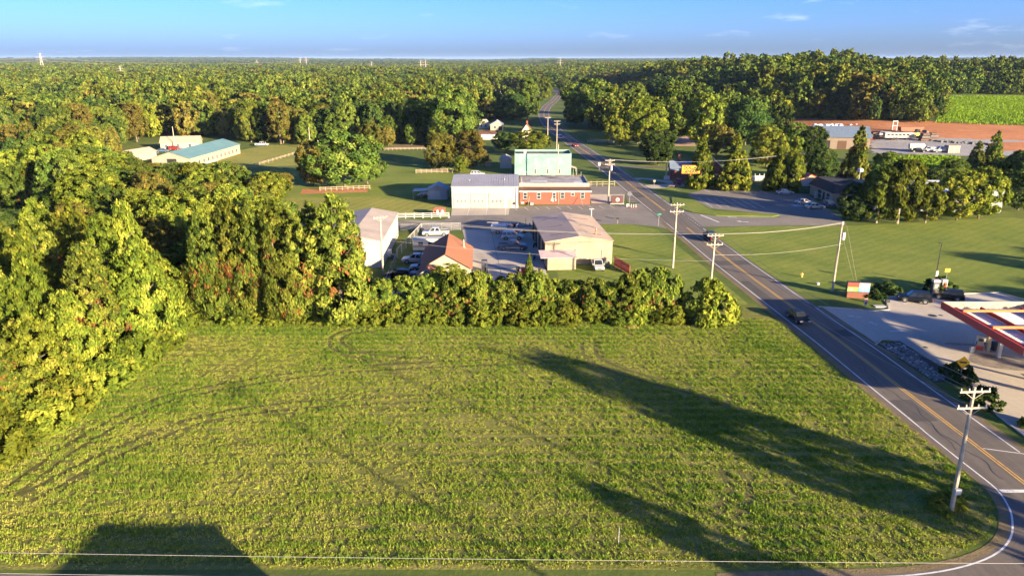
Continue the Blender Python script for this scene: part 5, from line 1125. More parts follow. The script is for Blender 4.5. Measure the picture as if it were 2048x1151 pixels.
# boat, trailer, camper, forklift, motorbikes, bins
bt = thing('boat', 'white motor boat on a trailer at the garage bay', 'boat', (3.6, 154.6, 0), R(6))
mb = MB(); sec = [(-2.9, .95, .55, 1.25), (-1, 1.05, .5, 1.3), (1.2, .95, .55, 1.35), (2.5, .45, .8, 1.45), (3.1, .04, 1.2, 1.5)]
for a, w_, zb, zt in sec: mb.v += [(a, 0, zb), (a, w_, (zb + zt) / 2), (a, w_, zt), (a, -w_, zt), (a, -w_, (zb + zt) / 2)]
for i in range(4):
    for k in range(5): mb.f.append((5 * i + k, 5 * i + 5 + k, 5 * i + 5 + (k + 1) % 5, 5 * i + (k + 1) % 5)); mb.mi.append(0)
mb.f += [(0, 1, 2, 3, 4), (24, 23, 22, 21, 20)]; mb.mi += [0, 0]; mb.build('hull', PAINT['white'], bt)
MB().box(-2.4, .9, -.7, .7, 1.3, 1.38).build('cockpit', m_bump, bt); MB().box(.2, .35, -.6, .6, 1.38, 1.95).build('windscreen', m_auto_glass, bt); MB().box(-3.3, -2.85, -.2, .2, .7, 1.9).build('outboard_motor', m_black, bt); MB().tube([(-.6, 0, 1.35), (-.6, 0, 3.2)], .04, 6).build('mast', m_black, bt)
MB().box(-2.8, 3.6, -.7, -.6, .42, .5).box(-2.8, 3.6, .6, .7, .42, .5).build('trailer_frame', m_steel, bt)
for s in (-1, 1): MB().tube([(-1, s * 1.0 - .1, .33), (-1, s * 1.0 + .1, .33)], .33, 14).build('wheel', m_tyre, bt)
cp = thing('camper_trailer', 'cream camper trailer with brown stripe beside the brown roofed house', 'trailer', (-15.9, 137.6, 0), R(3))
MB().box(-3.4, 3.0, -1.15, 1.15, .55, 2.75).build('body', PAINT['cream'], cp, bevel=.15); MB().box(-3.3, 2.9, -1.17, -1.152, 1.3, 1.5).build('stripe', M('stripe_brown', (.35, .16, .07), .5), cp); MB().box(-3.45, 3.05, -1.2, 1.2, 2.76, 2.85).build('roof', m_trim, cp)
for a in (-2.3, -.4, 1.6): MB().box(a, a + .9, -1.175, -1.152, 1.65, 2.25).build('window', m_glass, cp)
for a in (-.6, .3): [MB().tube([(a, s * 1.0 - .1, .34), (a, s * 1.0 + .1, .34)], .34, 14).build('wheel', m_tyre, cp) for s in (-1, 1)]
fk = thing('forklift', 'black forklift facing the hedge in the yard', 'forklift', (-4.9, 123.6, 0), R(-90))
MB().box(-1.1, .6, -.55, .55, .3, 1.0).build('body', m_black, fk, bevel=.05); MB().box(.75, .9, -.5, -.4, .1, 2.3).box(.75, .9, .4, .5, .1, 2.3).box(.75, .9, -.4, .4, 1.2, 1.3).box(.75, .9, -.4, .4, 2.2, 2.3).build('mast', m_bump, fk)
for s in (-.3, .3): MB().box(.9, 1.9, s - .06, s + .06, .12, .17).build('fork', m_steel, fk)
MB().box(-.9, .4, -.5, .5, 2.0, 2.06).build('roof_guard', m_black, fk); [MB().box(a, a + .06, b - .03, b + .03, 1.0, 2.0).build('guard_post', m_black, fk) for a in (-.9, .34) for b in (-.46, .46)]
for a in (-.75, .5): [MB().tube([(a, s * .5 - .1, .28), (a, s * .5 + .1, .28)], .28, 12).build('wheel', m_tyre, fk) for s in (-1, 1)]
def motorbike(x, y, rz, label, c):
    m = thing('motorbike', label, 'motorbike', (x, y, 0.01), rz, None)
    for a in (-.7, .7): MB().tube([(a, -.06, .3), (a, .06, .3)], .3, 12).build('wheel', m_tyre, m)
    MB().tube([(-.7, 0, .3), (-.2, 0, .55), (.4, 0, .75), (.7, 0, .3)], .06, 6).build('frame', m_steel, m); MB().box(-.65, .05, -.14, .14, .72, .84).build('seat', m_black, m); MB().box(.05, .5, -.16, .16, .68, .95).build('fuel_tank', c, m, bevel=.05); MB().tube([(.5, -.35, 1.05), (.45, 0, 1.0), (.5, .35, 1.05)], .025, 6).build('handlebar', m_steel, m); MB().box(-.2, .3, -.17, .17, .25, .6).build('engine', m_bump, m)
motorbike(4.2, 131.8, R(80), 'black motorbike parked by the lean-to shed', PAINT['black']); motorbike(5.4, 132.0, R(95), 'black motorbike closest to the garage bay', PAINT['black']); motorbike(4.6, 141.6, R(70), 'white motorbike in front of the middle garage bay', PAINT['white'])
def bin_(x, y, label, mat, h=1.05): 
    b = thing('wheeled_bin', label, 'bin', (x, y, 0.01)); MB().hull8([(-.26, -.28, .08), (.26, -.28, .08), (.26, .28, .08), (-.26, .28, .08), (-.33, -.36, h), (.33, -.36, h), (.33, .36, h), (-.33, .36, h)]).build('body', mat, b); MB().box(-.36, .36, -.4, .4, h + .003, h + .07).build('lid', mat, b); [MB().tube([(s * .24, .3, .1), (s * .3, .3, .1)], .1, 10).build('wheel', m_tyre, b) for s in (-1, 1)]
bin_(1.9, 122.4, 'red wheeled bin standing behind the hedge', M('bin_red', (.55, .06, .07), .5)); bin_(1.0, 122.8, 'dark bin left of the red bin', m_black); bin_(4.9, 122.8, 'dark bin against the lean-to shed', m_black); bin_(-22.3, 131.4, 'dark blue bin at the warehouse wall', M('bin_blue', (.02, .03, .07), .5)); bin_(61.9 + .6, 87.2, 'black litter bin beside the fuel pump', m_black)
hp = thing('air_unit', 'dark air conditioning unit in the corner of the cream garage yard', 'air conditioner', (17.1, 126.6, 0)); MB().box(-.55, .55, -.5, .5, .05, 1.0).build('cabinet', M('dark_green_metal', (.05, .07, .055), .6), hp); MB().cyl(0, 0, 1.003, 1.05, .4, 16).build('fan_guard', m_steel, hp)
# trailer behind the dark red pickup, machinery in the clay yard
tr = thing('flat_trailer', 'flat trailer hitched behind the dark red pickup', 'trailer', (47.3, 212.6, 0), R(60)); MB().box(-1.8, 1.6, -.9, .9, .5, .62).build('deck', m_wood, tr); [MB().tube([(-.2, s * .95 - .1, .32), (-.2, s * .95 + .1, .32)], .32, 12).build('wheel', m_tyre, tr) for s in (-1, 1)]; MB().box(1.6, 2.6, -.05, .05, .45, .55).build('drawbar', m_steel, tr)
def onyard(px, py, *a, **k): q = atg(px, py); return thing(*a, loc=(q[0], q[1], float(ht(*q)) + .16), **k)
ld = onyard(1832, 277, 'wheel_loader', 'yellow wheel loader with dark bucket in the clay yard', 'loader', rz=R(8))
MB().box(-3, .6, -1.2, 1.2, 1.0, 2.3).build('body', PAINT['yellow'], ld, bevel=.1); MB().box(-.6, .9, -.85, .85, 2.3, 3.7).build('cab', m_auto_glass, ld); MB().hull8([(.8, -.4, 1.0), (3.6, -.4, 2.3), (3.6, .4, 2.3), (.8, .4, 1.0), (.8, -.4, 1.5), (3.6, -.4, 2.8), (3.6, .4, 2.8), (.8, .4, 1.5)]).build('boom', PAINT['yellow'], ld); MB().hull8([(3.4, -1.5, 1.7), (4.9, -1.5, 2.2), (4.9, 1.5, 2.2), (3.4, 1.5, 1.7), (3.4, -1.5, 3.2), (4.0, -1.5, 3.3), (4.0, 1.5, 3.3), (3.4, 1.5, 3.2)]).build('bucket', m_bump, ld)
for a in (-1.9, 1.2): [MB().tube([(a, s * 1.2 - .3, .85), (a, s * 1.2 + .3, .85)], .85, 16).build('wheel', m_tyre, ld) for s in (-1, 1)]
dp = onyard(1820, 268, 'dump_trailer', 'rusty dump trailer standing behind the yellow wheel loader', 'trailer', rz=R(4)); MB().hull8([(-5, -1.2, 1.2), (5, -1.2, 1.2), (5, 1.2, 1.2), (-5, 1.2, 1.2), (-5.6, -1.4, 3.0), (5.3, -1.4, 3.0), (5.3, 1.4, 3.0), (-5.6, 1.4, 3.0)]).build('hopper', M('rust_red', (.28, .09, .05), .8, var=.2), dp); [MB().tube([(a, s * 1.1 - .2, .55), (a, s * 1.1 + .2, .55)], .55, 14).build('wheel', m_tyre, dp) for a in (-3.6, -2.4, 3) for s in (-1, 1)]
fb = onyard(1795, 280, 'stock_trailer', 'long pale livestock trailer with dark side slots', 'trailer', rz=R(-4)); MB().box(-6, 6, -1.2, 1.2, .8, 3.1).build('body', M('pale_trailer', (.32, .29, .26), .6), fb, bevel=.08); [MB().box(a, a + 1.0, -1.23, -1.202, 1.9, 2.5).build('slot', m_dark, fb) for a in (-5, -3.4, -1.8, -.2, 1.4, 3)]; [MB().tube([(a, s * 1.1 - .2, .5), (a, s * 1.1 + .2, .5)], .5, 14).build('wheel', m_tyre, fb) for a in (-2.2, -1, 3.5) for s in (-1, 1)]
cn = onyard(1788, 262, 'frame_tower', 'white steel frame standing upright on the clay', 'frame', rz=R(5)); MB().box(-1.2, -.95, -.2, .2, 0, 4.4).box(.95, 1.2, -.2, .2, 0, 4.4).box(-.95, .95, -.2, .2, 4.1, 4.4).box(-.95, .95, -.2, .2, 2.1, 2.35).build('frame', m_trim, cn); MB().box(-.93, .93, -.05, .05, .3, 2.0).build('panel', m_maroon, cn)
tk = onyard(1831, 304, 'storage_tank', 'pale horizontal storage tank on legs beside the crop plot', 'tank', rz=R(3)); MB().tube([(-3.2, 0, 2.2), (-2.9, 0, 2.2), (2.9, 0, 2.2), (3.2, 0, 2.2)], [.3, 1.0, 1.0, .3], 16).build('vessel', PAINT['cream'], tk); [MB().box(a - .15, a + .15, -.8, .8, 0, 1.5).build('leg', m_steel, tk) for a in (-2, 2)]
cr = onyard(1902, 306, 'timber_crate', 'brown timber crate on the gravel beside the white box truck', 'crate', rz=R(2)); MB().box(-2.2, 2.2, -1.5, 1.5, 0, 2.8).build('box', m_wood, cr); [MB().box(a, a + .15, -1.56, -1.503, 0, 2.8).build('batten', m_tfr, cr) for a in (-2.2, -.1, 2.05)]
for i, (px, py, s, lb) in enumerate(((1848, 282, 1.4, 'dark scrap stack at the right of the yellow loader'), (1865, 279, 1.2, 'smaller dark scrap stack at the end of the machinery row'), (1748, 279, 1.3, 'dark scrap stack next to the blue roofed shed'))):
    sc_ = onyard(px, py, 'scrap_stack', lb, 'scrap', rz=R(5)); [MB().box(-2 + .3 * j, 2 - .2 * j, -1, 1, j * .8 * s, j * .8 * s + .6 * s).build('bale', m_bump if j % 2 else m_rust_roof, sc_) for j in range(3)]
mb = MB()
for i in range(70):
    px = 1862 + i * 1.9; q = atg(px, 283 + i * .13 + U(-.8, .8)); s = U(.4, .9); z = float(ht(*q)) + .1; mb.hull8([(q[0] - s, q[1] - s, z), (q[0] + s, q[1] - s * U(.6, 1), z), (q[0] + s * U(.7, 1), q[1] + s, z), (q[0] - s, q[1] + s, z), (q[0] - s * .5, q[1] - s * .5, z + s), (q[0] + s * .5, q[1] - s * .4, z + s * U(.7, 1.1)), (q[0] + s * .4, q[1] + s * .5, z + s), (q[0] - s * .5, q[1] + s * .4, z + s * .8)])
tag(mb.build('rock_row', m_bump), 'row of dark rubble along the edge of the gravel lot', 'rubble', kind='stuff')
pl = MB(); q = atg(1676, 252); z = float(ht(*q))
for i in range(26): a, b = q[0] + U(-11, 11), q[1] + U(-1.5, 1.5); s = U(.5, 1.1); pl.hull8([(a - s, b - s, z), (a + s, b - s, z), (a + s, b + s, z), (a - s, b + s, z), (a - s * .5, b - s * .5, z + s), (a + s * .5, b - s * .4, z + s * .9), (a + s * .4, b + s * .5, z + s), (a - s * .5, b + s * .4, z + s * .8)])
tag(pl.build('tarp_heap', M('blue_white_tarp', (.36, .42, .50), .5, var=.3)), 'heap under white and pale blue tarpaulin behind the blue roofed shed', 'tarpaulin', kind='stuff')
# ------------------------------------------------------------------ clay yard, gravel, crops
draped('gravel_lot', [atg(*p) for p in ((1742, 306), (1742, 282), (1850, 276), (2200, 288), (2200, 318), (1990, 312), (1900, 312))], 0.14, m_gravel, 2.0)
draped('clay_bank', [atg(*p) for p in ((1560, 252), (1565, 236), (1700, 238), (1880, 243), (2200, 256), (2200, 290), (1850, 279), (1740, 290), (1600, 262))], 0.10, m_dirt, 2.0)
draped('clay_patch', [atg(*p) for p in ((1990, 303), (2010, 284), (2200, 292), (2200, 306))], 0.18, m_dirt, 2.0)
MAIZE = [atg(*p) for p in ((1870, 246), (1900, 193), (2200, 193), (2200, 258))]
m_maize = leaf_mat('maize_leaf', [(0, (.09, .17, .014)), (.5, (.19, .30, .02)), (1, (.30, .40, .035))], .3, .005, .08)
def crop(name, poly, step, h, label, ang=0.0, jit=.25, dens=1.1):
    xs = [p[0] for p in poly]; ys = [p[1] for p in poly]; cx, cy = np.mean(xs), np.mean(ys); R_ = max(np.ptp(xs), np.ptp(ys)) * .8
    u, v = np.meshgrid(np.arange(-R_, R_, step), np.arange(-R_, R_, dens)); u = u.ravel(); v = v.ravel(); c, s = math.cos(ang), math.sin(ang)
    X = cx + u * c - v * s + rng.normal(0, jit, u.size); Y = cy + u * s + v * c + rng.normal(0, jit, u.size); k = inside(poly, X, Y); X, Y = X[k], Y[k]
    n = len(X); N = n * 3; a = rng.random(N) * 6.28; w = rng.uniform(.3, .55, N) * (h ** .5) * .6; B = np.stack([np.repeat(X, 3), np.repeat(Y, 3), ht(np.repeat(X, 3), np.repeat(Y, 3)) + .1], 1); H = h * rng.uniform(.8, 1.1, N)
    dx, dy = np.cos(a) * w, np.sin(a) * w
    V = np.stack([B + np.stack([-dx, -dy, 0 * H], 1), B + np.stack([dx, dy, 0 * H], 1), B + np.stack([dx * .9 + .2, dy, H * .8], 1), B + np.stack([-dx * .6, -dy * .6, H], 1)], 1).reshape(-1, 3)
    return tag(link(name, mesh_np(name, V, np.arange(4 * N).reshape(-1, 4), m_maize, np.clip(rng.normal(.5, .2, N), 0, 1))), label, 'crop', kind='stuff')
draped('maize_field', MAIZE, 0.06, ground_mat('maize_soil', [(.3, (.05, .10, .014)), (.6, (.09, .16, .02)), (.8, (.14, .20, .03))], .4, 3), 3.0)
crop('maize', MAIZE, 1.5, .8, 'bright green maize in straight rows beyond the clay yard', ang=R(-18), jit=.25, dens=1.2)
crop('bean_crop', [atg(*p) for p in ((1765, 345), (1770, 318), (1830, 312), (1905, 313), (1925, 318), (1880, 338), (1820, 350))], 1.1, .7, 'small plot of leafy crop below the gravel lot', dens=.8)
# saplings along the clay bank
for i in range(32):
    q = atg(1572 + i * 9.3 + U(-2, 2), 237.5 + i * .16); tree('far4', q[0], q[1], U(2.6, 4.6), U(1.0, 1.5), 'sapling', 'young evergreen in the row along the top of the clay bank', 'tree', 'young evergreens along the clay bank', trunk=False)

# ------------------------------------------------------------------ utility poles and wires
m_insul = M('insulator', (.50, .47, .43), .3); m_wire = M('wire_aluminium', (.30, .27, .24), .6)
POLE = {}
def upole(key, x, y, h, label, arms=(), rz=0.0, lean=(0, 0), trans=0, w=2.5, box=False, group=None):
    o = thing('utility_pole', label, 'utility pole', (x, y, float(ht(x, y))), rz, group); pts = []
    top = (lean[0], lean[1], h); MB().tube([(0, 0, -.3), (lean[0] * .5, lean[1] * .5, h * .5), top], [.19, .16, .12], 10).build('shaft', m_pole, o)
    for dz in arms:
        z = h - dz; f = z / h; cx, cy = lean[0] * f, lean[1] * f
        ar = MB().box(cx - w / 2, cx + w / 2, cy - .19, cy - .07, z - .07, z + .07).build('crossarm', m_pole, o)
        for s in (-1, 1):
            MB().tube([(cx + s * w * .3, cy - .13, z - .08), (cx, cy - .13, z - .65)], .03, 6).build('brace', m_pole, ar)
        for s in (-.46, -.2, .2, .46):
            MB().tube([(cx + s * w, cy - .13, z + .075), (cx + s * w, cy - .13, z + .30)], [.06, .05], 8).build('insulator', m_insul, ar); pts.append((cx + s * w, cy - .13, z + .30))
    if trans:
        for i in range(trans):
            a = -.6 + i * .9; MB().tube([(lean[0] * .85 + .42 * math.cos(a), -.4, h - 2.9), (lean[0] * .85 + .42 * math.cos(a), -.4, h - 1.7)], .28, 12).build('transformer', M('transformer_grey', (.55, .54, .52), .5), o)
    if box: MB().box(lean[0] * .2 - .25, lean[0] * .2 + .25, -.4, -.17, 2.2, 2.7).build('meter_box', m_trim, o)
    M_ = Matrix.Translation((x, y, float(ht(x, y)))) @ Matrix.Rotation(rz, 4, 'Z'); POLE[key] = [tuple(M_ @ Vector(p)) for p in pts] or [tuple(M_ @ Vector(top))]
    return o
upole('A', 36.3, 51.6, 11.6, 'leaning double crossarm pole at the road corner in the weeds', (.35, 1.75), R(4), (-.15, .1), box=True)
upole('B', 30.6, 106.8, 10.9, 'double crossarm pole rising out of the large rounded shrub', (.3, 1.7), R(4), (.1, 0))
upole('C', 29.1, 126.3, 11.9, 'bare tall pole with top crossarms on the striped lawn by the side road', (.4, 1.6), R(6))
upole('D', 25.3, 188.6, 11.4, 'crossarm pole with transformer beside the dark emblem sign', (.4, 1.4), R(8), trans=1)
upole('E', 52.1, 112.3, 11.4, 'pole with grey transformers and guy wires on the wide lawn beside the price sign', (.4,), R(60), (.7, 0), trans=3, w=1.8)
upole('F', 18.5, 304.0, 12, 'crossarm pole at the roadside beyond the turquoise building', (.3, 1.5), R(8)); upole('G', 15.6, 322.3, 12, 'crossarm pole between the yellow gabled house and the road', (.3,), R(8)); upole('H', 14.3, 236 - 9.5, 11, 'brown wooden pole standing between the brick hall and the turquoise building', (), 0)
x, y = at(1594, 378); upole('I', x, y, 10.5, 'pole with transformer behind the pair of narrow conifers at the shop', (.3,), R(20), trans=2); x, y = at(1331, 362); upole('J', x, y, 6.2, 'short bare pole beside the driveway and lawn sign', ()); x, y = at(1293, 288); upole('K', x, y, 12, 'pole with long arm behind the horse fence', (.6,), R(15), w=4)
x, y = at(112, 240); upole('L', x, y, 13, 'tall pole at the glade beyond the barn wood', (.4,), R(30)); x, y = at(621, 298); upole('N', x, y, 9, 'bare pole at the edge of the barn meadow', ()); x, y = at(351, 300); upole('O', x, y, 9.5, 'white pole behind the long barn', ()); upole('P', -22.5, 121.5, 10.5, 'pole at the warehouse corner behind the hedge', (.3,), R(30)); x, y = at(637, 300); upole('Q', x, y, 5, 'short leaning pole beside the meadow fence', ())
upole('R', -62, 33.0, 10.5, 'crossarm pole beside the front road, left', (.3, 1.5), R(90)); upole('S', 86, 30.5, 11.0, 'crossarm pole beside the front road, right', (.3, 1.5), R(90)); upole('X', 52, 19, 20, 'very tall thin pole far behind the front road', (.4,), R(40)); upole('V', 33.6, 15.4, 19.6, 'very tall pole behind the front road', (.4,), R(40))
def wire(a, b, label, sag=.9, r=.018, group=None, name='power_line', cat='wire'):
    a, b = Vector(a), Vector(b); n = 16; pts = [a.lerp(b, i / n) - Vector((0, 0, sag * 4 * (i / n) * (1 - i / n))) for i in range(n + 1)]
    return tag(MB().tube(pts, r, 5).build(name, m_wire), label, cat, group)
def span(k0, k1, label, group, sag=.9, idx=None, r=.018):
    p, q = POLE[k0], POLE[k1]; n = min(len(p), len(q))
    for i in (idx or range(n)): wire(p[i % len(p)], q[i % len(q)], label, sag, r, group)
span('A', 'B', 'overhead wire from the leaning corner pole to the pole in the large shrub', 'wires between corner pole and shrub pole', 1.2, idx=(0, 1, 3, 5)); span('B', 'C', 'short overhead wire between the shrub pole and the bare tall pole', 'wires between shrub pole and lawn pole', .2)
span('C', 'D', 'overhead wire along the lawn towards the transformer pole by the emblem sign', 'wires between lawn pole and transformer pole', 1.0); span('D', 'F', 'overhead wire along the road past the turquoise building', 'wires past the turquoise building', 1.6); span('F', 'G', 'overhead wire between the two far roadside poles', 'wires between far roadside poles', .3)
for i, (za, zb) in enumerate(((0, 0), (1, 1), (2, 2))): wire(POLE['B'][i], POLE['E'][i], 'overhead wire crossing the road to the transformer pole on the wide lawn', 0.5, .022, 'wires crossing the road')
wire((30.7, 106.8, 7.6), (52.6, 112.1, 8.0), 'lower service wire crossing the road below the bundle', .6, .022); [wire(POLE['B'][i], POLE['P'][i], 'overhead wire running behind the hedge across the yard', 1.0, .02, 'wires across the yard') for i in (0, 1, 2)]; wire((30.5, 106.8, 6.6), (-22.5, 121.5, 6.4), 'low service wire sagging over the hedge and yard', .8, .02)
span('R', 'S', 'wire along the front road in front of the hay field', 'wires along the front road', .6, idx=(0, 1, 3), r=.012); wire((-62, 33.0, 8.4), (86, 30.5, 9.0), 'lowest cable along the front road', .6, .012)
wire((52.9, 112.2, 10.9), (55.2, 109.4, .05), 'guy wire from the transformer pole top to the lawn', 0, .016, 'guy wires of the transformer pole', 'guy_wire'); wire((52.7, 112.2, 8.6), (55.0, 109.6, .05), 'guy wire from the transformer pole top to the lawn', 0, .016, 'guy wires of the transformer pole', 'guy_wire')
span('I', 'J', 'wire from the conifer pole to the short driveway pole', 'wires over the narrow conifers', .6, idx=(0,)); [wire(POLE['I'][i], (55, 206, 8.5), 'slack wire in front of the narrow conifers', .8, .03, 'wires over the narrow conifers') for i in (0, 1)] if False else None
[wire(POLE['I'][i], (POLE['D'][i][0], POLE['D'][i][1], POLE['D'][i][2]), 'wire spanning the road from the transformer pole to the conifer pole', 1.5, .015, 'wires over the narrow conifers') for i in (0, 1, 2)]

# ------------------------------------------------------------------ lattice towers on the horizon
m_lattice = M('galvanised_lattice', (.42, .36, .32), .6, metal=.3)
def tower(px, yb, yt, label, wide=.19, k=.16):
    x, y = at(px, yb); d = ray(px, yt); h = CAM_H + y / d[1] * d[2]; o = thing('lattice_tower', label, 'pylon', (x, y, float(ht(x, y))), R(20)); b = h * wide * .5; lev = [0, .3, .52, .7, .84, 1.0]; rad = lambda t: b * (1 - t * .88)
    mb = MB(); C4 = ((-1, -1), (1, -1), (1, 1), (-1, 1))
    for c in C4: mb.tube([(c[0] * rad(0), c[1] * rad(0), 0), (c[0] * rad(1), c[1] * rad(1), h)], k, 4)
    mb.build('leg_frame', m_lattice, o); br = MB()
    for i in range(5):
        for j in range(4): p, q = C4[j], C4[(j + 1) % 4]; br.tube([(p[0] * rad(lev[i]), p[1] * rad(lev[i]), lev[i] * h), (q[0] * rad(lev[i + 1]), q[1] * rad(lev[i + 1]), lev[i + 1] * h)], k * .6, 4); br.tube([(q[0] * rad(lev[i]), q[1] * rad(lev[i]), lev[i] * h), (p[0] * rad(lev[i + 1]), p[1] * rad(lev[i + 1]), lev[i + 1] * h)], k * .6, 4)
    br.build('bracing', m_lattice, o)
    for t, w_ in ((.72, .24), (.86, .19), (1.0, .12)): MB().tube([(-h * w_, 0, t * h), (0, 0, t * h + h * .02), (h * w_, 0, t * h)], k * .8, 4).build('arm', m_lattice, o)
    return (x, y, h)
tw = [tower(88, 152, 110, 'large lattice tower at the left, rising above the horizon', k=.3), tower(245, 168, 133, 'narrow lattice tower standing alone in the woods', .10, .25), tower(602, 141, 118, 'lattice tower on the horizon beside the widest works', .14, .4), tower(614, 142, 117, 'taller lattice tower on the horizon beside the widest works', .14, .4), tower(515, 137, 118, 'small lattice tower far off on the horizon', .14, .4), tower(744, 146, 122, 'lattice tower in front of the second works', .12, .3), tower(842, 152, 121, 'lattice tower of the pair right of the works', .12, .3), tower(852, 154, 120, 'taller lattice tower of the pair right of the works', .12, .3), tower(1120, 150, 117, 'lattice tower above the far road bend', .1, .3), tower(365, 139, 122, 'small lattice tower far off over the woods', .14, .3)]
for t in (.72, .86): wire((tw[0][0] + 4, tw[0][1], tw[0][2] * t), (tw[2][0], tw[2][1], tw[2][2] * t), 'sagging high voltage line between the towers over the woods', 12, .12, 'high voltage lines'); wire((tw[0][0], tw[0][1], tw[0][2] * t), (-1400, 900, 36 * t + 5), 'sagging high voltage line between the towers over the woods', 8, .12, 'high voltage lines')

# ------------------------------------------------------------------ fuel station furniture
cn = thing('fuel_canopy', 'fuel station canopy with red and white fascia and orange roof beams', 'canopy', (0, 0, 0))
CX0, CX1, CY0, CY1, CZ = 57.0, 69.0, 62.0, 91.2, 5.35
m_fred = M('fascia_red', (.58, .075, .05), .4, var=.05); m_deck = M('deck_panel', (.58, .56, .52), .6, var=.08, dirt=(.42, .38, .34))
dk = MB().box(CX0 + .16, CX1 - .16, CY0 + .16, CY1 - .16, CZ - .93, CZ - .86).build('deck', m_deck, cn)
sm = MB(); y = CY0 + .5
while y < CY1 - .3: sm.box(CX0 + .2, CX1 - .2, y, y + .06, CZ - .858, CZ - .82); y += .45
sm.build('deck_rib', m_deck, dk)['kind'] = 'stuff'
MB().box(CX0, CX0 + .15, CY0 + 12.9, CY1, CZ - .95, CZ).build('fascia', m_fred, cn); MB().box(CX0, CX0 + .15, CY0, CY0 + 12.9, CZ - .95, CZ).build('fascia', m_trim, cn); MB().box(CX0 + .15, CX1, CY1 - .15, CY1, CZ - .95, CZ).build('fascia', m_cream, cn); MB().box(CX1 - .15, CX1, CY0, CY1 - .15, CZ - .95, CZ).build('fascia', m_trim, cn); MB().box(CX0 + .15, CX1 - .15, CY0, CY0 + .15, CZ - .95, CZ).build('fascia', m_trim, cn)
MB().hull8([(CX0 - .012, CY0 + 10.4, CZ - .6), (CX0 - .003, CY0 + 10.4, CZ - .6), (CX0 - .003, CY0 + 12.9, CZ - .1), (CX0 - .012, CY0 + 12.9, CZ - .1), (CX0 - .012, CY0 + 10.2, CZ - .15), (CX0 - .003, CY0 + 10.2, CZ - .15), (CX0 - .003, CY0 + 12.9, CZ - .02), (CX0 - .012, CY0 + 12.9, CZ - .02)]).build('fascia_swoosh', M('swoosh_gold', (.60, .45, .20), .5), cn)
for i, x in enumerate((CX0 + 1.2, CX0 + 4.6, CX1 - 2.2)): MB().box(x - .14, x + .14, CY0 + .3, CY1 - 1.2 - (0 if i else 0), CZ - .80, CZ - .36).build('main_beam', m_maroon, cn)
for i, y in enumerate((CY1 - 3.2, CY1 - 9.2, CY1 - 15.2, CY1 - 21.5)): MB().box(CX0 + 1.0, CX1 - .9, y - .11, y + .11, CZ - .34, CZ - .04).build('cross_beam', m_orange, cn)
for i in range(7): MB().tube([(CX0 + 1.3 + i * 1.5, CY1 - .18, CZ - .3), (CX0 + 1.3 + i * 1.5, CY1 - 1.0, CZ - .8)], .03, 5).build('fascia_strut', m_steel, cn)
for x, y in ((CX0 + 4.6, CY1 - 6.2), (CX0 + 4.6, CY1 - 18.4), (CX1 - 2.2, CY1 - 6.2), (CX1 - 2.2, CY1 - 18.4)): MB().box(x - .2, x + .2, y - .2, y + .2, 0, CZ - .94).build('column', m_trim, cn)
def pump(x, y, rz, label):
    p = thing('fuel_pump', label, 'fuel pump', (x, y, .02), rz); MB().box(-.75, .75, -.6, .6, 0, .15).build('island', m_curb, p); MB().box(-.5, .5, -.28, .28, .15, 2.15).build('cabinet', m_trim, p, bevel=.03); MB().box(-.42, .42, -.31, -.283, .25, .85).build('lower_panel', m_fred, p); s = MB().box(-.3, .3, -.31, -.283, 1.45, 1.85).build('display', m_glass, p); MB().box(-.36, .36, -.305, -.283, 1.0, 1.35).build('keypad_panel', M('panel_grey', (.45, .44, .42), .5), p)
    for q in (-1, 1): MB().tube([(q * .45, -.34, 1.3), (q * .6, -.45, .7), (q * .45, -.36, 1.1)], .03, 6).build('hose', m_black, p); MB().box(q * .44 - .05, q * .44 + .05, -.38, -.29, 1.15, 1.45).build('nozzle', m_black, p)
pump(60.3, 86.9, R(-25), 'white and red fuel pump at the edge of the canopy'); pump(61.6, 72.6, R(-25), 'white and red fuel pump under the middle of the canopy')
tag(MB().box(61.15, 61.6, 86.7, 87.3, .02, 2.2).build('pump_pillar', m_cream), 'cream pillar between the fuel pump and the black litter bin', 'pillar')
wb = thing('washer_bucket', 'white windscreen washer box on the pump island', 'washer box', (59.2, 86.6, .02)); MB().box(-.25, .25, -.2, .2, 0, .75).build('box', m_trim, wb); MB().box(-.2, .2, -.15, .15, .753, .8).build('lid', m_steel, wb)
ap = thing('air_pump', 'dark air and vacuum machine at the back of the forecourt', 'air machine', (67.9, 111.0, .02)); MB().box(-.5, .5, -.35, .35, 0, 2.0).build('cabinet', m_bump, ap); MB().box(-.55, .55, -.4, .4, 2.0, 2.35).build('hood', m_trim, ap); MB().box(-.3, .3, -.37, -.352, 1.0, 1.7).build('panel', m_steel, ap)
vp = thing('vacuum_post', 'white vacuum machine with red panel and yellow sign on top', 'air machine', (69.2, 111.0, .02)); MB().box(-.4, .4, -.35, .35, 0, 2.4).build('cabinet', m_trim, vp); MB().box(-.25, .3, -.37, -.352, 1.2, 2.0).build('panel', m_fred, vp); MB().cyl(.2, 0, 2.4, 4.1, .04, 8).build('sign_post', m_steel, vp); MB().box(-.2, .6, -.04, .04, 3.6, 4.2).build('sign_board', M('sign_amber', (.80, .48, .04), .4), vp)
lp = thing('lamp_pole', 'slim dark lamp pole with white base behind the untidy shrub', 'lamp', (71.0, 116.4, 0)); MB().cyl(0, 0, 0, 7.0, .09, 10, r2=.06).build('pole', m_black, lp); MB().box(-.5, .1, -.15, .15, 7.0, 7.15).build('lamp_head', m_black, lp); MB().box(-.2, .2, -.25, -.09, 1.3, 2.3).build('control_box', m_trim, lp)
ps = thing('price_sign', 'brick based forecourt sign with red, white, green and blue panels', 'sign', (54.6, 109.1, 0), R(-8))
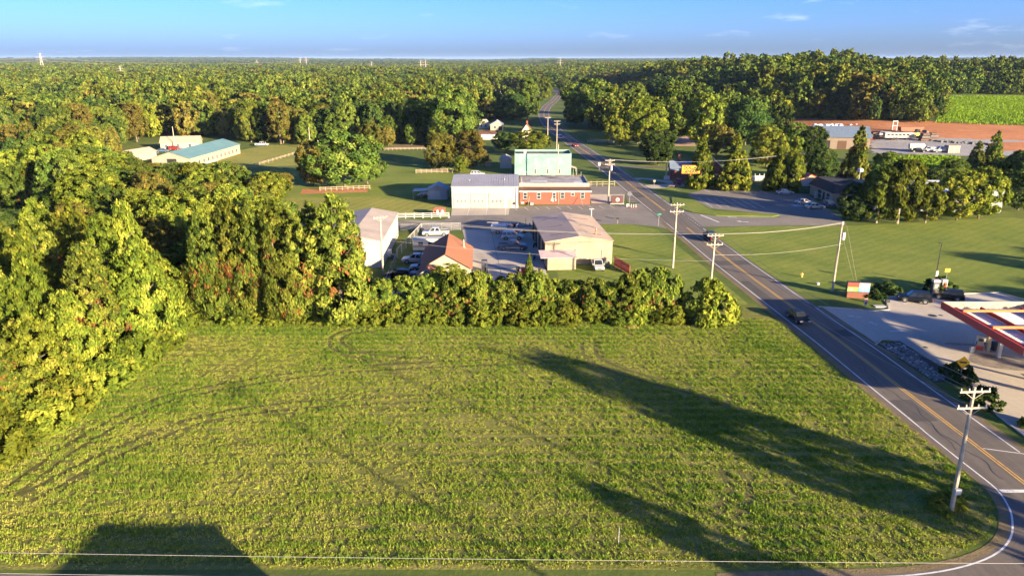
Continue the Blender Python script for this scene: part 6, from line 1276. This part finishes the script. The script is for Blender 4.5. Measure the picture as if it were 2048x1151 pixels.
MB().box(-1.6, 1.6, -.35, .35, 0, .95).build('brick_base', m_brick, ps); MB().box(-1.75, 1.75, -.3, .3, .96, 2.6).build('cabinet', m_black, ps)
for a, b, c, d, mt in ((-1.65, -.03, 1.8, 2.5, m_fred), (-1.65, -.03, 1.05, 1.77, M('panel_green', (.22, .50, .12), .4)), (.03, 1.65, 1.75, 2.5, m_trim), (.03, 1.65, 1.05, 1.72, M('panel_blue', (.16, .42, .62), .4))): MB().box(a, b, -.34, -.303, c, d).build('panel', mt, ps)
for a, z, mt in ((-1.3, 1.3, m_trim), (-.75, 1.3, m_yellow), (.3, 1.3, m_trim), (.95, 1.3, m_trim)): MB().box(a, a + .45, -.352, -.343, z, z + .22).build('panel_mark', mt, ps)
es = thing('entry_sign', 'narrow white and red sign post at the forecourt kerb', 'sign', (53.6, 104.1, 0), R(-10)); MB().cyl(0, 0, 0, 1.0, .04, 8).build('post', m_steel, es); MB().box(-.22, .22, -.06, -.042, .5, 1.5).build('board', m_trim, es); MB().box(-.18, .18, -.075, -.062, 1.15, 1.42).build('red_panel', m_fred, es); MB().box(-.12, .12, -.075, -.062, .62, .95).build('black_mark', m_black, es)
tag(MB().box(55.3, 57.0, 104.2, 105.1, .0, .12).build('concrete_pad', m_trim), 'pale concrete pad on the grass beside the narrow sign post', 'slab'); bx_ = thing('utility_box', 'small dark box on a post at the forecourt kerb corner', 'box', (57.3, 104.9, 0)); MB().cyl(0, 0, 0, .6, .05, 8).build('post', m_steel, bx_); MB().box(-.3, .3, -.2, .2, .6, 1.1).build('box', m_black, bx_)
hy = thing('fire_hydrant', 'small yellow fire hydrant on the wide lawn near the transformer pole', 'hydrant', (50.2, 120.4, 0)); MB().tube([(0, 0, 0), (0, 0, .6), (0, 0, .8)], [.16, .16, .05], 10).build('barrel', M('hydrant_yellow', (.62, .42, .12), .5), hy); MB().tube([(-.28, 0, .5), (.28, 0, .5)], .08, 8).build('nozzle', m_yellow, hy)
tag(MB().cyl(51.2, 116.0, 0, .35, .28, 10).build('valve_cap', m_trim), 'round white valve marker on the lawn near the hydrant', 'marker')
ds = thing('diamond_sign', 'yellow diamond warning sign with black bar on the forecourt verge', 'sign', (52.2, 77.4, 0), R(-12)); MB().cyl(0, 0, 0, 2.4, .04, 8).build('post', m_steel, ds)
MB().add([(-.75, -.05, 2.6), (0, -.05, 1.85), (.75, -.05, 2.6), (0, -.05, 3.35), (-.75, -.03, 2.6), (0, -.03, 1.85), (.75, -.03, 2.6), (0, -.03, 3.35)], [(0, 1, 2, 3), (7, 6, 5, 4), (0, 4, 5, 1), (1, 5, 6, 2), (2, 6, 7, 3), (3, 7, 4, 0)]).build('board', M('warning_yellow', (.80, .42, .01), .4), ds); MB().box(-.36, .36, -.066, -.052, 2.48, 2.68).build('black_bar', m_black, ds)
d2 = thing('diamond_sign', 'grey back of a diamond sign on a post by the dark emblem sign', 'sign', (30.6, 187.0, 0), R(-15)); MB().cyl(0, 0, 0, 2.4, .04, 8).build('post', m_steel, d2); MB().add([(-.75, -.05, 2.6), (0, -.05, 1.85), (.75, -.05, 2.6), (0, -.05, 3.35), (-.75, -.03, 2.6), (0, -.03, 1.85), (.75, -.03, 2.6), (0, -.03, 3.35)], [(0, 1, 2, 3), (7, 6, 5, 4), (0, 4, 5, 1), (1, 5, 6, 2), (2, 6, 7, 3), (3, 7, 4, 0)]).build('board', m_steel, d2)
em = thing('emblem_sign', 'low dark brick sign with a round white emblem by the fire station car park', 'sign', (27.4, 187.2, 0)); MB().box(-1.5, 1.5, -.35, .35, .16, 2.0).build('brick_body', M('dark_brick', (.085, .035, .035), .8), em); MB().box(-1.8, 1.8, -.6, .6, 0, .155).build('plinth', m_concrete, em); MB().tube([(.1, -.352, 1.1), (.1, -.38, 1.1)], .5, 20).build('emblem_disc', m_trim, em); MB().tube([(.1, -.381, .95), (.1, -.392, .95)], .2, 12).build('emblem_mark', m_fred, em); MB().box(.02, .18, -.392, -.381, 1.16, 1.42).build('emblem_mark', m_maroon, em)
for i, x in enumerate((30.2, 30.8, 31.4)):
    c = thing('traffic_post', 'white and orange marker post on the red base at the street corner', 'post', (x, 181.5, 0), 0, 'marker posts at the street corner'); MB().tube([(0, 0, .15), (0, 0, 1.0)], [.12, .06], 8).build('post', m_trim, c); MB().box(-.3, .3, -.3, .3, 0, .14).build('base', m_maroon, c)
tag(MB().box(29.2, 29.9, 182.6, 183.0, 0, .8).build('white_box', m_trim), 'small white box on the grass next to the marker posts', 'box')
ss = thing('street_sign', 'green street name sign on a post at the lawn corner', 'sign', (33.1, 160.6, 0)); MB().cyl(0, 0, 0, 2.6, .035, 8).build('post', m_steel, ss); MB().box(-.5, .5, -.03, .03, 2.6, 2.85).build('name_blade', M('street_green', (.02, .26, .17), .5), ss); MB().box(-.03, .03, -.5, .5, 2.86, 3.1).build('name_blade', MATS['street_green'], ss)
ml = thing('letter_box', 'black letter box on a post at the lawn edge of the side street', 'letter box', (24.2, 163.0, 0)); MB().cyl(0, 0, 0, 1.0, .05, 8).build('post', m_wood, ml); MB().box(-.3, .3, -.18, .18, 1.0, 1.35).build('box', m_black, ml)
rs_ = thing('speed_sign', 'small white road sign at the left verge past the turquoise building', 'sign', (29.5, 246, 0)); MB().cyl(0, 0, 0, 1.8, .04, 8).build('post', m_steel, rs_); MB().box(-.4, .4, -.05, -.02, 1.7, 2.7).build('board', m_trim, rs_)
hs = thing('house_sign', 'white lawn sign on a block in front of the brick house driveway', 'sign', (47.4, 222.0, 0)); MB().box(-1.6, 1.6, -.3, .3, 0, .4).build('block', m_trim, hs); MB().box(-.9, .9, -.08, .08, .7, 1.9).build('board', m_trim, hs); [MB().cyl(s * .7, 0, .4, .7, .05, 6).build('post', m_steel, hs) for s in (-1, 1)]
mb2 = thing('letter_box', 'pale letter box on a post at the driveway verge', 'letter box', (42.6, 216.5, 0)); MB().cyl(0, 0, 0, 1.0, .06, 8).build('post', m_wood, mb2); MB().box(-.35, .35, -.2, .2, 1.0, 1.5).build('box', m_cream, mb2)
st = thing('survey_stake', 'thin white stake in a tuft of dry grass in the hay field', 'stake', (8.3, 47.9, 0)); MB().cyl(0, 0, 0, 1.5, .02, 6).build('post', m_trim, st)
tufts('dry_grass', np.array([8.5, 47.7]) + rng.normal(0, .35, (60, 2)), np.full(60, .45), np.full(60, 1.0), 6, .04, st)
# rubble bed on the verge
m_rub = M('rubble_stone', (.17, .165, .16), .9, var=.5, scale=2.0); m_rub2 = M('pale_rubble', (.42, .40, .37), .9, var=.2)
mb = MB()
for i in range(520):
    t = random.random(); u = random.random(); a = Vector((48.8, 89.4, 0)).lerp(Vector((49.6, 77.8, 0)), t); b = Vector((51.8, 89.8, 0)).lerp(Vector((51.4, 78.4, 0)), t); p = a.lerp(b, u); s = U(.06, .17); mi = 1 if random.random() < .16 else 0
    mb.hull8([(p.x - s, p.y - s * U(.6, 1), 0), (p.x + s, p.y - s, 0), (p.x + s, p.y + s * U(.6, 1), 0), (p.x - s, p.y + s, 0), (p.x - s * .5, p.y - s * .5, s), (p.x + s * .5, p.y - s * .5, s * U(.6, 1.2)), (p.x + s * .5, p.y + s * .5, s), (p.x - s * .5, p.y + s * .5, s * .8)], mi)
tag(mb.build('rubble_bed', [m_rub, m_rub2]), 'dark rubble bed between the road and the forecourt', 'rubble', kind='stuff')
sheet('rubble_base', [(48.2, 89.4), (51.9, 90.4), (52.6, 82), (51.6, 77.6), (49.4, 77.4)], 0.006, M('dark_soil', (.06, .05, .042), .95, var=.3, scale=2))
# ------------------------------------------------------------------ fences
def fence(name, label, a, b, posts, h, rails, mat, mesh=None, pw=.07, cat='fence', group=None):
    L_ = math.dist(a, b); o = thing(name, label, cat, (a[0], a[1], 0), math.atan2(b[1] - a[1], b[0] - a[0]), group)
    for i in range(posts): x = L_ * i / (posts - 1); MB().box(x - pw, x + pw, -pw, pw, 0, h).build('post', mat, o)
    for z in rails: MB().box(pw + .002, L_ - pw - .002, -pw * .5, pw * .5, z - .07, z + .07).build('rail', mat, o)
    if mesh: MB().box(.1, L_ - .1, -.012, .012, .05, h - .1).build('mesh_panel', mesh, o)
    return o
def mesh_mat():
    m, nt, o = newmat('chain_link'); b = nd(nt, 'ShaderNodeBsdfPrincipled'); b.inputs['Base Color'].default_value = (.35, .34, .33, 1); t = nd(nt, 'ShaderNodeBsdfTransparent'); ms = nd(nt, 'ShaderNodeMixShader'); ms.inputs[0].default_value = .12
    nt.links.new(t.outputs[0], ms.inputs[1]); nt.links.new(b.outputs[0], ms.inputs[2]); nt.links.new(ms.outputs[0], o.inputs[0]); return m
m_chain = mesh_mat()
fence('rail_fence', 'white three rail fence beside the fire station apron', (-27.2, 168.4), (-15.0, 169.5), 7, 1.35, (.4, .8, 1.2), m_trim, pw=.09)
fence('chain_fence', 'chain link fence along the side street behind the white pickup', (-19.6, 155.6), (-11.3, 156.4), 5, 1.7, (1.65,), m_steel, m_chain, .04); fence('chain_fence', 'chain link fence between the warehouse and the camper', (-21.8, 133), (-19.8, 155.4), 7, 1.8, (1.75,), M('tan_post', (.42, .35, .28), .7), m_chain, .05); fence('chain_fence', 'chain link fence beside the warehouse towards the hedge', (-20.6, 108), (-21.6, 132.6), 7, 1.6, (1.55,), m_steel, m_chain, .04); fence('gate_fence', 'dark chain link gate at the warehouse corner', (-24.6, 156), (-20.0, 155.9), 3, 1.7, (1.65, .15), m_bump, m_chain, .04)
pv = fence('board_fence', 'dark red board fence at the corner of the cream garage', (18.7, 127.6), (20.6, 122.0), 3, 1.7, (.4, 1.4), m_maroon, None, .05)
for i in range(19): MB().box(.1 + i * .3, .36 + i * .3, -.06, -.036, .05, 1.8).build('board', m_maroon, pv)
wf = fence('panel_fence', 'tall white panel fence beside the conical conifers', at(1491, 362), at(1527, 362), 5, 2.3, (.15, 1.6), m_trim, None, .09); MB().box(.1, math.dist(at(1491, 362), at(1527, 362)) - .1, -.02, .02, .1, 1.6).build('panel', m_trim, wf)
fence('horse_fence', 'white post and rail horse fence right of the road', at(1175, 286), at(1290, 287), 9, 1.3, (.5, 1.1), m_trim, None, .08); fence('meadow_fence', 'low wooden fence crossing the barn meadow', at(510, 333), at(600, 306), 12, 1.1, (.5, .9), m_wood, None, .07); fence('yard_fence', 'wooden fence along the edge of the back lawn', at(640, 382), at(740, 378), 10, 1.2, (.5, 1.0), m_wood, None, .07); fence('corral_fence', 'timber corral fence below the golden brown trees', at(832, 347), at(905, 345), 8, 1.4, (.4, .8, 1.2), m_wood, None, .07); fence('lawn_fence', 'long low fence along the sandy track behind the back lawn', at(760, 301), at(868, 299), 14, 1.1, (.5, .9), m_wood, None, .07)
fence('step_rail', 'pale timber rail fence beside the turquoise building porch', (21.6, 214), (30.5, 214.8), 6, 1.6, (.6, 1.3), m_wood, None, .07)
sheet('sandy_track', [at(760, 300), at(860, 297), at(862, 288), at(790, 289)], 0.006, m_verge); sheet('pink_drive', [at(1345, 292), at(1392, 292), at(1384, 272), at(1350, 275)], 0.006, M('pink_gravel', (.42, .26, .19), .9, var=.12)); sheet('clay_edge', [at(600, 388), at(735, 384), at(735, 376), at(605, 378)], 0.0065, m_dirt)
wb_ = thing('brick_enclosure', 'red brick enclosure with two white gas tanks beside the apron', 'enclosure', (-17.6, 173.0, 0)); MB().box(-1.2, 1.4, 1.2, 1.4, 0, 1.6).box(-1.4, -1.2, -1.2, 1.4, 0, 1.6).build('wall', m_brick, wb_)
for x in (-.5, .7): MB().tube([(x, 0, .25), (x, 0, 1.0), (x, 0, 1.25)], [.4, .4, .15], 12).build('tank', m_trim, wb_)
# ------------------------------------------------------------------ haze
m_hz, nt, o_ = newmat('thin_haze'); pv_ = nd(nt, 'ShaderNodeVolumePrincipled'); pv_.inputs['Color'].default_value = (.45, .65, 1.0, 1); pv_.inputs['Density'].default_value = HAZE; pv_.inputs['Anisotropy'].default_value = 0.0
nt.links.new(pv_.outputs[0], o_.inputs['Volume'])
hz = MB().box(-20000, 20000, -5000, 24000, -12, 85).build('haze', m_hz); tag(hz, 'thin pale summer haze over the whole landscape', 'haze', kind='stuff')
